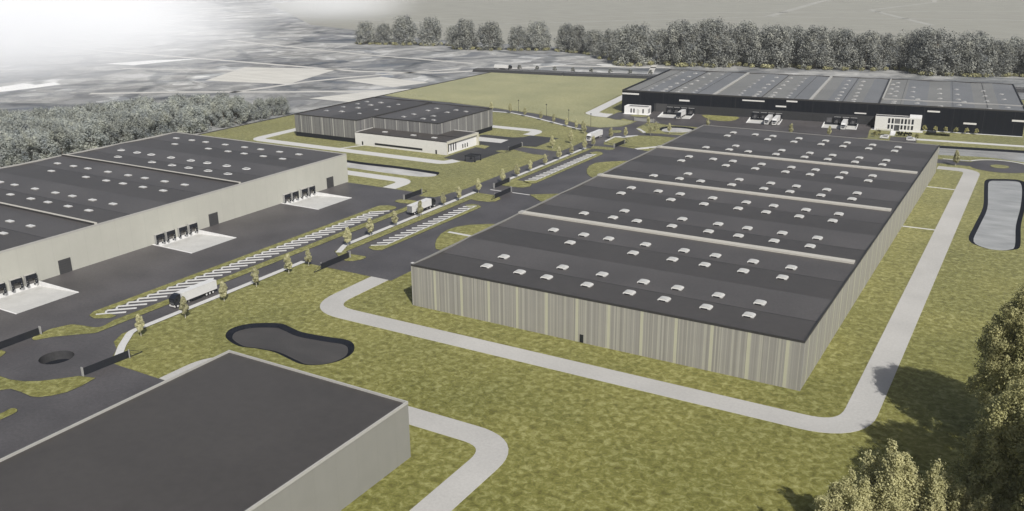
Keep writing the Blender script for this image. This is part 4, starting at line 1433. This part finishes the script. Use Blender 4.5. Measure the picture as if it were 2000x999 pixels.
# ------------------------------------------------------------------ trees
def leaf_mesh(name, rng, clumps, n, size, mat, squash=0.6, loose=False):
    """many small leaf blades scattered through clumps: (centre, radius xyz)"""
    C = np.array([c[0] for c in clumps])
    S = np.array([c[1] for c in clumps])
    vol = np.cbrt(S.prod(1)) ** 2
    idx = rng.choice(len(C), n, p=vol / vol.sum())
    d = rng.normal(size=(n, 3))
    d /= np.linalg.norm(d, axis=1)[:, None]
    r = rng.uniform(0.35, 1.0, n) ** 0.6
    pos = C[idx] + d * S[idx] * r[:, None]
    if loose:                                            # sprays instead of balls: leaves thin out from each clump
        d = rng.normal(size=(n, 3))
        pos = C[idx] + d * S[idx] * 0.62
        d /= np.linalg.norm(d, axis=1)[:, None]
    pos[:, 2] = np.maximum(pos[:, 2], 0.15)
    nrm = d + rng.normal(size=(n, 3)) * 0.55 + np.array([0, 0, 0.35])
    nrm /= np.linalg.norm(nrm, axis=1)[:, None]
    a = np.cross(nrm, rng.normal(size=(n, 3)))
    a /= np.linalg.norm(a, axis=1)[:, None]
    b = np.cross(nrm, a)
    s = (size * rng.uniform(0.6, 1.35, n))[:, None]
    V = np.empty((n, 4, 3), np.float32)
    V[:, 0] = pos - a * s
    V[:, 1] = pos - b * s * squash + nrm * s * .12
    V[:, 2] = pos + a * s
    V[:, 3] = pos + b * s * squash + nrm * s * .12
    me = bpy.data.meshes.new(name)
    me.vertices.add(n * 4)
    me.vertices.foreach_set('co', V.ravel())
    me.loops.add(n * 4)
    me.loops.foreach_set('vertex_index', np.arange(n * 4, dtype=np.int32))
    me.polygons.add(n)
    me.polygons.foreach_set('loop_start', np.arange(0, n * 4, 4, dtype=np.int32))
    me.polygons.foreach_set('loop_total', np.full(n, 4, np.int32))
    me.materials.append(M[mat])
    me.update()
    me.validate()
    return me


def bushy(rng, h, r, nc, lo=0.08, tips=10, tall=1.7):
    """clumps filling a round crown that comes low to the ground, with upright tips on top"""
    cl = []
    for k in range(nc):
        t = rng.uniform(0, 2 * PI)
        z = lo + (0.86 - lo) * rng.uniform(0, 1) ** 0.85
        prof = math.sqrt(max(0.02, 1 - ((z - .32) / .62) ** 2)) if z > .32 else .88 + .12 * z / .32
        rr = r * prof * rng.uniform(0.35, 0.86)
        s = r * rng.uniform(0.17, 0.30)
        cl.append(((rr * math.cos(t), rr * math.sin(t), z * h), (s, s, s * rng.uniform(1.0, tall))))
    for k in range(tips):
        t = rng.uniform(0, 2 * PI)
        rr = r * rng.uniform(0.05, 0.62)
        z = h * (0.80 + 0.12 * (1 - rr / r))
        s = r * rng.uniform(0.09, 0.15)
        cl.append(((rr * math.cos(t), rr * math.sin(t), z), (s, s, s * 2.6)))
    return cl


def trunk_mesh(name, rng, h, r0, mat, limbs=6, spread=4.0):
    b = MB()
    p = Vector((0, 0, -0.1))
    segs = 5
    for k in range(segs):
        q = Vector((rng.normal() * .02 * h * .3, rng.normal() * .02 * h * .3, h * (k + 1) / segs))
        b.tube(p, q, r0 * (1 - k / segs * .8), r0 * (1 - (k + 1) / segs * .8), mat, 7, False)
        p = q
    for k in range(limbs):
        z = h * rng.uniform(0.25, 0.8)
        t = rng.uniform(0, 2 * PI)
        e = Vector((math.cos(t) * spread * rng.uniform(.6, 1), math.sin(t) * spread * rng.uniform(.6, 1), z + spread * rng.uniform(.4, 1.0)))
        m_ = Vector((e.x * .5, e.y * .5, z + (e.z - z) * .35))
        b.tube((0, 0, z), m_, r0 * .35, r0 * .22, mat, 5, False)
        b.tube(m_, e, r0 * .22, r0 * .07, mat, 5, False)
    return b.mesh(name)


def make_tree(name, label, cat, group, trunk, crown, under=None):
    t = thing(name, label, cat, (0, 0, 0), 0, group)
    link('trunk', trunk, t)
    link('crown', crown, t)
    if under:
        link('undergrowth', under, t)
    return t


ORD = ['first', 'second', 'third', 'fourth', 'fifth', 'sixth', 'seventh', 'eighth', 'ninth', 'tenth', 'eleventh', 'twelfth', 'thirteenth', 'fourteenth', 'fifteenth',
       'sixteenth', 'seventeenth', 'eighteenth', 'nineteenth', 'twentieth', 'twenty first', 'twenty second', 'twenty third']

# slim street trees: teardrop crowns on pale stems
street = []
for k in range(4):
    rng = np.random.default_rng(40 + k)
    cl = []
    for i in range(60):
        z = rng.uniform(0.0, 1.0)
        prof = (math.sin(PI * (z * .82 + .14)) ** .8) * (1.15 - .45 * z)
        t_ = rng.uniform(0, 2 * PI)
        rr = 1.12 * prof * rng.uniform(.0, 1.0) ** .5
        s = rng.uniform(.36, .56)
        cl.append(((rr * math.cos(t_), rr * math.sin(t_), 1.75 + z * 4.5), (s, s, s * 1.2)))
    cr = leaf_mesh('crown', rng, cl, 3800, 0.165, 'leaf_street', 0.8)
    tk = trunk_mesh('trunk', rng, 5.2, 0.11, 'bark_pale', 9, 1.0)
    street.append((tk, cr))
SG = 'slim street trees'
protos = []
for k, (tk, cr) in enumerate(street):
    protos.append(None)
row1 = [(-207.2, 146.5), (-206.9, 161.6), (-207.4, 176.8), (-208.3, 191.0), (-208.3, 205.6), (-207.6, 214.4)]
row2 = [(-210.3, 237.9), (-210.6, 251.1), (-210.4, 265.8), (-209.9, 281.7), (-210.8, 299.4), (-209.8, 309.7), (-209.6, 324.6)]
row3 = [(-209.6, 345.3), (-209.5, 358.3), (-209.7, 371.2), (-209.7, 386.1), (-209.7, 400.8), (-209.0, 413.5), (-208.7, 428.3), (-208.9, 439.5)]
row4 = [(-318.0, 510.6), (-303.7, 511.0), (-288.9, 504.5), (-273.1, 497.0), (-260.5, 490.5), (-248.7, 485.0)]
rb = [(-239.0, 478.7), (-233.3, 476.0), (-229.1, 469.9)]
items = []
for i, q in enumerate(row1):
    items.append((q, f'slim street tree, {ORD[i]} along the pavement counting from the roundabout pit', 1.0))
for i, q in enumerate(row2):
    items.append((q, f'slim street tree on the middle pavement, {ORD[i]} beyond the main yard entrance gate', 1.0))
for i, q in enumerate(row3):
    items.append((q, f'slim street tree on the far pavement, {ORD[i]} beyond the halfway gates', .97))
for i, q in enumerate(row4):
    items.append((q, f'thin street tree along the curving back road, {ORD[i]} from the grey striped hall', .95))
for i, q in enumerate(rb):
    items.append((q, f'thin street tree beside the bend above the white truck, {ORD[i]} from the back road', .95))
items += [((-226.5, 425.2), 'slim tree on the meadow beside the closed yard behind the cream office gate', 1.0),
          ((-223.3, 440.9), 'slim tree on the meadow just before the white truck on the road', 1.0),
          ((-209.6, 463.6), 'slim tree at the kerb of the gate island right of the white truck', .95),
          ((-203.6, 470.5), 'slim tree at the back edge of the gate island by the small roundabout', 1.0),
          ((-193.7, 483.2), 'slim tree on the corner south of the pale pond', .95),
          ((-195.4, 495.3), 'slim tree on the grass between roundabout and pale pond', .95),
          ((-206.0, 510.0), 'slim tree on the grass close behind the pale grey gate', .95),
          ((-186.5, 494.0), 'slim tree standing at the edge of the pale round pond', .95),
          ((-33.9, 479.9), 'lone slim tree by the road to the small roundabout right of the warehouse', 1.1),
          ((-172, 519), 'small tree peeping over the dark roof edge left of the first dock truck', .95),
          ((-124.0, 522.5), 'small tree peeping over the dark roof edge below the side by side trucks', 1.0),
          ((-103.5, 526.0), 'small tree peeping over the dark roof edge below the last docked truck', 1.0)]
rng0 = random.Random(5)
for i, (q, lab, s) in enumerate(items):
    k = i % 4
    if protos[k] is None:
        o = make_tree('street_tree', lab, 'tree', SG, *street[k])
        o.location = (q[0], q[1], 0.05)
        o.rotation_euler = (0, 0, rng0.uniform(0, 6))
        o.scale = (s, s, s)
        protos[k] = (o, [(c, []) for c in kids(o)])
    else:
        ss = s * rng0.uniform(.9, 1.08)
        dup(protos[k], (q[0], q[1], 0.05), rng0.uniform(0, 6), lab, SG, (ss, ss, ss))

# lamp posts on the back road
def make_lamp(label):
    t = thing('street_lamp', label, 'street lamp', (0, 0, 0), 0, 'street lamps of the back road')
    MB().tube((0, 0, 0), (0, 0, 7.2), .13, .08, 'gate_black', 8).build('pole', t)
    MB().box(-.3, .3, -.3, .3, 7.2, 7.7, 'gate_black').build('lamp_head', t)
    return t


lp = None
for i, q in enumerate([(-302.3, 519.5), (-277.5, 512.5), (-254.9, 499.9), (-236.6, 493.5)]):
    lab = f'black street lamp on the curving back road, {ORD[i]} from the grey striped hall'
    if lp is None:
        o = make_lamp(lab)
        o.location = (q[0], q[1], .05)
        lp = tree_of(o)
    else:
        dup(lp, (q[0], q[1], .05), 0, lab)

# far row of bushy trees behind the black hall
far = []
for k in range(5):
    rng = np.random.default_rng(70 + k)
    h, r = 30.0, 15.0
    cl = bushy(rng, h, r, 84, 0.03, 20, 1.8)
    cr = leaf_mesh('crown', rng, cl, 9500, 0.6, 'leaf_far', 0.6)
    un = leaf_mesh('undergrowth', rng, [((r * .75 * math.cos(a), r * .75 * math.sin(a), 1.6), (2.4, 2.4, 1.7)) for a in rng.uniform(0, 6.3, 12)], 900, 0.5, 'leaf_under', 0.7)
    tk = trunk_mesh('trunk', rng, h * .8, .6, 'bark', 8, 8)
    far.append((tk, cr, un))
CAMP = np.array([0.0, 0.0, 100.0])
rowfar = [(-706, 855, 25, 26), (-684, 862, 23, 22), (-660, 869, 32, 32), (-625, 874, 31, 28), (-598, 884, 22, 24), (-565, 854, 31, 29), (-535, 858, 29, 29), (-505, 868, 25, 24), (-487, 879, 30, 28),
          (-452, 880, 28, 26), (-437, 876, 27, 24), (-413, 866, 24, 24), (-380, 832, 28, 24), (-340, 799, 36, 38), (-322, 815, 31, 26), (-298, 814, 37, 34), (-268, 822, 38, 36), (-246, 843, 34, 30), (-232, 835, 31, 28),
          (-219, 838, 36, 36), (-194, 848, 32, 28), (-184, 840, 36, 30), (-163, 848, 33, 30), (-143, 851, 32, 26), (-130, 862, 30, 26), (-112, 872, 32, 28), (-97, 858, 36, 30), (-86, 846, 35, 38), (-70, 845, 30, 26), (-55, 850, 31, 28),
          (-42, 857, 28, 26), (-26, 869, 26, 26), (-12, 862, 27, 26), (2, 858, 28, 28),
          (-392, 868, 24, 24), (-355, 842, 30, 30), (-314, 846, 37, 34), (-285, 850, 39, 34), (-258, 866, 36, 34), (-210, 868, 33, 32), (-172, 872, 32, 32), (-60, 876, 33, 34), (-30, 890, 28, 28), (-148, 880, 28, 28)]
rowfar.sort(key=lambda a: math.atan2(a[0], a[1]))
FG = 'bushy trees of the far row'
fp = [None] * 5
for i, (x, y, h, w) in enumerate(rowfar):
    k = (i * 3 + 1) % 5
    if i < 12:
        lab = f'bushy grey tree of the far row, {ORD[i]} from its thin left end'
    elif i >= len(rowfar) - 6:
        lab = f'bushy grey tree of the far row, {ORD[len(rowfar) - 1 - i]} from its right end'
    else:
        lab = 'bushy dark grey tree in the dense middle of the row behind the black hall'
    sx = w / 26.5
    s3 = (sx, sx, h / 30.0)
    if fp[k] is None:
        o = make_tree('bushy_tree', lab, 'tree', FG, *far[k])
        o.location = (x, y, -.06)
        o.rotation_euler = (0, 0, rng0.uniform(0, 6))
        o.scale = s3
        fp[k] = (o, [(c, []) for c in kids(o)])
    else:
        dup(fp[k], (x, y, -.06), rng0.uniform(0, 6), lab, FG, s3)

# the wood beside the site
wood = []
for k in range(4):
    rng = np.random.default_rng(90 + k)
    cl = bushy(rng, 20.0, 9.5, 48, 0.1, 14, 1.9)
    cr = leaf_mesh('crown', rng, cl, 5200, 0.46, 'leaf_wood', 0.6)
    tk = trunk_mesh('trunk', rng, 16, .4, 'bark', 7, 5)
    wood.append((tk, cr))
wp = [None] * 4
WG = 'trees of the dense wood'
rngw = random.Random(11)
spots = []
yy = 215.0
while yy < 446:
    xx = -437.0
    # the wood narrows towards its far end
    lim = -437 - max(3, 96 - max(0, yy - 290) * .62)
    while xx > lim:
        spots.append((xx + rngw.uniform(-3, 2), yy + rngw.uniform(-3.5, 3.5)))
        xx -= rngw.uniform(8.5, 11.5)
    yy += rngw.uniform(8, 10)
for i, (x, y) in enumerate(spots):
    k = rngw.randrange(4)
    lab = 'bushy grey green tree in the dense wood along the left edge of the meadow'
    s = rngw.uniform(.66, .92) * (1 if y < 410 else .75)
    s3 = (s * 1.05, s * 1.05, s)
    if wp[k] is None:
        o = make_tree('wood_tree', lab, 'tree', WG, *wood[k])
        o.location = (x, y, -.06)
        o.scale = s3
        wp[k] = (o, [(c, []) for c in kids(o)])
    else:
        dup(wp[k], (x, y, -.06), rngw.uniform(0, 6), lab, WG, s3)

# round bushes along the raised road
rng = np.random.default_rng(3)
cl = bushy(rng, 5.4, 2.2, 22, .25, 3, 1.1)
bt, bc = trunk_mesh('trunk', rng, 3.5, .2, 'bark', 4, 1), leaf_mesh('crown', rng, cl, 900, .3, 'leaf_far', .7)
bp_ = None
for i, q in enumerate([(-413, 712), (-396, 713.5), (-379, 715), (-362, 717), (-345.6, 720), (-329, 723.5), (-312, 726.5), (-294.7, 729.5), (-278, 732)]):
    lab = f'round dark bush behind the raised road, {ORD[i]} from the truck'
    if bp_ is None:
        o = make_tree('round_bush', lab, 'bush', 'round bushes along the raised road', bt, bc)
        o.location = (q[0], q[1], 0)
        bp_ = (o, [(c, []) for c in kids(o)])
    else:
        dup(bp_, (q[0], q[1], 0), i * 1.3, lab)

# shrubs before the office
cl = bushy(rng, 2.4, 1.6, 14, .2, 2, 1.0)
sm = leaf_mesh('shrub', rng, cl, 700, .2, 'leaf_shrub', .7)
cl = bushy(rng, 3.4, 1.5, 14, .2, 3, 1.2)
sm2 = leaf_mesh('shrub', rng, cl, 700, .22, 'leaf_olive', .7)
for i, (u, v) in enumerate([(170.6, -22.6), (172.6, -22.8), (174.6, -22.6), (176.6, -22.9)]):
    q = dw(u, v)
    tag(link('shrub', sm, None, (q[0], q[1], 0), i * 1.1), f'dark shrub in the bed before the pale office, {ORD[i]} from its white path', 'shrub', 'dark shrubs')
for i, (u, v) in enumerate([(158.8, -31), (160.3, -25.5), (180.6, -31)]):
    q = dw(u, v)
    tag(link('shrub', sm2, None, (q[0], q[1], 0), i * 1.3), ('yellow green shrub left of the parked cars', 'yellow green shrub left of the small pergola', 'yellow green shrub right of the parked cars')[i], 'shrub', 'yellow green shrubs')
for i, u in enumerate([183.6, 189.5, 194.8, 200.2, 205.6, 210.6]):
    q = dw(u, -3.4 if i else -2.6)
    tag(link('shrub', sm2, None, (q[0], q[1], 0), i), f'small shrub at the foot of the black hall, {ORD[i]} from the pale office', 'shrub', 'shrubs at the foot of the black hall')
q = dw(185.5, -12.5)
t = thing('terrace_hedge', 'dark clipped hedge round a small terrace by the black hall', 'hedge', (q[0], q[1], 0), DA)
rg = np.random.default_rng(8)
link('foliage', leaf_mesh('foliage', rg, [((x, -1.5, .8), (.8, .7, .8)) for x in np.arange(0.5, 11.5, .7)] + [((0, y, .9), (.7, .8, .9)) for y in np.arange(-1.4, 3, .7)], 2600, .18, 'leaf_shrub', .7), t)
MB().box(-.4, 4.5, 2.2, 3.4, 0, 1.6, 'gate_black').build('planter', t)

# ------------------------------------------------------------------ trees near the camera
def near_tree(seed, name, label, x, y, h, r, n, leaf, mat, kind):
    rng = np.random.default_rng(seed)
    cl = []
    if kind == 'round':
        cl = bushy(rng, h, r, 170, 0.2, 8, 1.1)
        cl = [(c, tuple(np.array(s) * .5)) for c, s in cl]
        for k in range(330):
            t_ = rng.uniform(0, 2 * PI)
            z = rng.uniform(.3, .95)
            rr = r * math.sin(PI * min(1, z * .8 + .2)) ** .5 * rng.uniform(.8, 1.05)
            s = rng.uniform(.45, 1.25)
            cl.append(((rr * math.cos(t_), rr * math.sin(t_), z * h), (s, s, s * rng.uniform(.8, 1.5))))
    else:
        for k in range(19):
            t_ = rng.uniform(0, 2 * PI)
            rr = r * math.sqrt(rng.uniform(0, 1)) * .85
            top = h * (1.0 - .42 * (rr / r) ** 1.5) * rng.uniform(.84, 1.0)
            z = h * .2
            while z < top:
                f = (top - z) / top
                s = (.55 + 1.5 * min(1, f * 2.0)) * rng.uniform(.7, 1.15) * r / 7.5
                cl.append(((rr * math.cos(t_) + rng.normal() * .3, rr * math.sin(t_) + rng.normal() * .3, z), (s, s, s * 1.15)))
                z += s * .95
    cr = leaf_mesh('crown', rng, cl, n, leaf, mat, .62, True)
    tk = trunk_mesh('trunk', rng, h * (.82 if kind == 'round' else .6), .45, 'bark', 14 if kind == 'round' else 0, r * .7)
    o = make_tree(name, label, 'tree', None, tk, cr)
    o.location = (x, y, 0)
    return o


near_tree(1, 'broadleaf_tree', 'big olive leafed tree spreading above the dark shadow beside the ring road', 8.5, 198, 38, 13.5, 150000, .22, 'leaf_olive', 'round')
near_tree(2, 'broadleaf_tree', 'tall tree in the corner below the big olive tree, light leaves', 7.5, 156.5, 34, 11.5, 130000, .21, 'leaf_olive', 'round')
near_tree(3, 'poplar_tree', 'spired pale green tree nearest the open lawn', -18.0, 135.5, 22.5, 6.0, 80000, .185, 'leaf_pale', 'spire')
near_tree(4, 'poplar_tree', 'spired pale green tree standing tallest of the near clump', -13.2, 142, 27.0, 6.0, 80000, .185, 'leaf_pale', 'spire')
near_tree(5, 'poplar_tree', 'spired pale green tree in the middle of the near clump', -6.5, 142, 24.0, 6.5, 84000, .185, 'leaf_pale', 'spire')
near_tree(6, 'poplar_tree', 'spired pale green tree next to the tall corner tree', 0.2, 141, 23.0, 6.2, 84000, .185, 'leaf_pale', 'spire')
near_tree(7, 'poplar_tree', 'spired pale green tree at the bottom edge of the near clump', -10.5, 132.5, 18, 6.0, 76000, .185, 'leaf_pale', 'spire')
# their neighbours just beyond the frame, which throw the rest of the shade
near_tree(10, 'broadleaf_tree', 'tall broadleaf tree beside the tall corner tree', 17.5, 136, 46, 12, 80000, .27, 'leaf_olive', 'round')
near_tree(8, 'broadleaf_tree', 'tallest broadleaf tree, farthest behind the corner trees', 29, 146, 54, 13, 80000, .27, 'leaf_olive', 'round')
near_tree(9, 'broadleaf_tree', 'tall broadleaf tree beyond the tall corner tree', 20, 160, 50, 13, 80000, .27, 'leaf_olive', 'round')

# ------------------------------------------------------------------ air
def volume(name, density, colr, aniso, grad=None):
    m = bpy.data.materials.new(name)
    m.use_nodes = True
    nt = m.node_tree
    nt.nodes.clear()
    out = nn(nt, 'ShaderNodeOutputMaterial')
    pv = nn(nt, 'ShaderNodeVolumePrincipled')
    pv.inputs['Color'].default_value = (*colr, 1)
    pv.inputs['Anisotropy'].default_value = aniso
    pv.inputs['Density'].default_value = density
    if grad:
        tc = nn(nt, 'ShaderNodeTexCoord')
        le = nn(nt, 'ShaderNodeVectorMath', operation='LENGTH')
        nt.links.new(tc.outputs['Object'], le.inputs[0])
        mr = nn(nt, 'ShaderNodeMapRange')
        mr.interpolation_type = 'SMOOTHSTEP'
        mr.inputs['From Min'].default_value = grad
        mr.inputs['From Max'].default_value = 1.0
        mr.inputs['To Min'].default_value = density
        mr.inputs['To Max'].default_value = 0.0
        nt.links.new(le.outputs['Value'], mr.inputs['Value'])
        nt.links.new(mr.outputs['Result'], pv.inputs['Density'])
    nt.links.new(pv.outputs['Volume'], out.inputs['Volume'])
    M[name] = m
    return m


volume('haze_air', 0.00004, (0.93, 0.95, 1.0), -0.1)
b = MB().box(-5600, 5600, -1600, 7600, -6, 145, 'haze_air')
o = b.build('haze')
o['kind'] = 'stuff'
# bright volumes added to stand in for the lens glare at upper left
volume('glare_air', 0.0100, (0.93, 0.95, 0.975), -0.45, 0.05)
volume('thin_glare_air', 0.0034, (0.93, 0.95, 0.975), -0.45, 0.05)
for mname, loc, sc_, rz in (('glare_air', (-1075, 570, 34), (620, 385, 102), math.atan2(585, -1075)), ('thin_glare_air', (-1075, 1215, 40), (330, 180, 85), R(130))):
    b = MB()
    b.dome(0, 0, 0, 1, 1, 1, mname, 32, 8)
    b2 = MB()
    b2.dome(0, 0, 0, 1, 1, -1, mname, 32, 8)
    i = len(b.v)
    b.v += b2.v
    b.f += [tuple(i + k for k in q[::-1]) for q in b2.f]
    b.m += b2.m
    o = b.build('glare_volume', None, loc, rotz=rz)
    o.scale = sc_
    o['kind'] = 'stuff'

# ------------------------------------------------------------------ light, sky, camera
to_sun = Vector((0.55, -0.48, 0.685)).normalized()
ld = bpy.data.lights.new('sun', 'SUN')
ld.energy = 4.3
ld.angle = R(0.5)
ld.color = (1.0, 0.97, 0.93)
lo = bpy.data.objects.new('sun', ld)
col.objects.link(lo)
lo.rotation_euler = to_sun.to_track_quat('Z', 'Y').to_euler()
lo.location = (0, 0, 300)

w = bpy.data.worlds.new('World')
sc.world = w
w.use_nodes = True
nt = w.node_tree
bg = nt.nodes['Background']
sk = nt.nodes.new('ShaderNodeTexSky')
sk.sky_type = 'NISHITA'
sk.sun_disc = False
sk.sun_elevation = math.asin(to_sun.z)
sk.sun_rotation = math.atan2(to_sun.x, to_sun.y)
sk.air_density = 1.0
sk.dust_density = 3.0
hs = nt.nodes.new('ShaderNodeHueSaturation')
hs.inputs['Saturation'].default_value = 0.85
nt.links.new(sk.outputs['Color'], hs.inputs['Color'])
nt.links.new(hs.outputs['Color'], bg.inputs['Color'])
bg.inputs['Strength'].default_value = 0.07

cd = bpy.data.cameras.new('camera')
cam = bpy.data.objects.new('camera', cd)
col.objects.link(cam)
cd.sensor_width = 36.0
cd.lens = 36.0 * 1766.4 / 2000.0
cd.clip_start = 1.0
cd.clip_end = 20000
r_, u_, f_ = (0.86139619, 0.50784297, -0.00959767), (-0.15312348, 0.27764964, 0.94840069), (-0.48430342, 0.81547912, -0.31692903)
mt = Matrix(((r_[0], u_[0], -f_[0], 0), (r_[1], u_[1], -f_[1], 0), (r_[2], u_[2], -f_[2], 100), (0, 0, 0, 1)))
cam.matrix_world = mt
sc.camera = cam

sc.view_settings.view_transform = 'Standard'
sc.view_settings.look = 'None'
sc.view_settings.gamma = 1.0
sc.view_settings.exposure = 0.12
sc.render.engine = 'CYCLES'
sc.cycles.use_denoising = True
sc.cycles.max_bounces = 6
sc.cycles.diffuse_bounces = 2
sc.cycles.glossy_bounces = 2
sc.cycles.transmission_bounces = 2
sc.cycles.volume_bounces = 3
sc.cycles.use_adaptive_sampling = True
sc.cycles.adaptive_threshold = 0.02
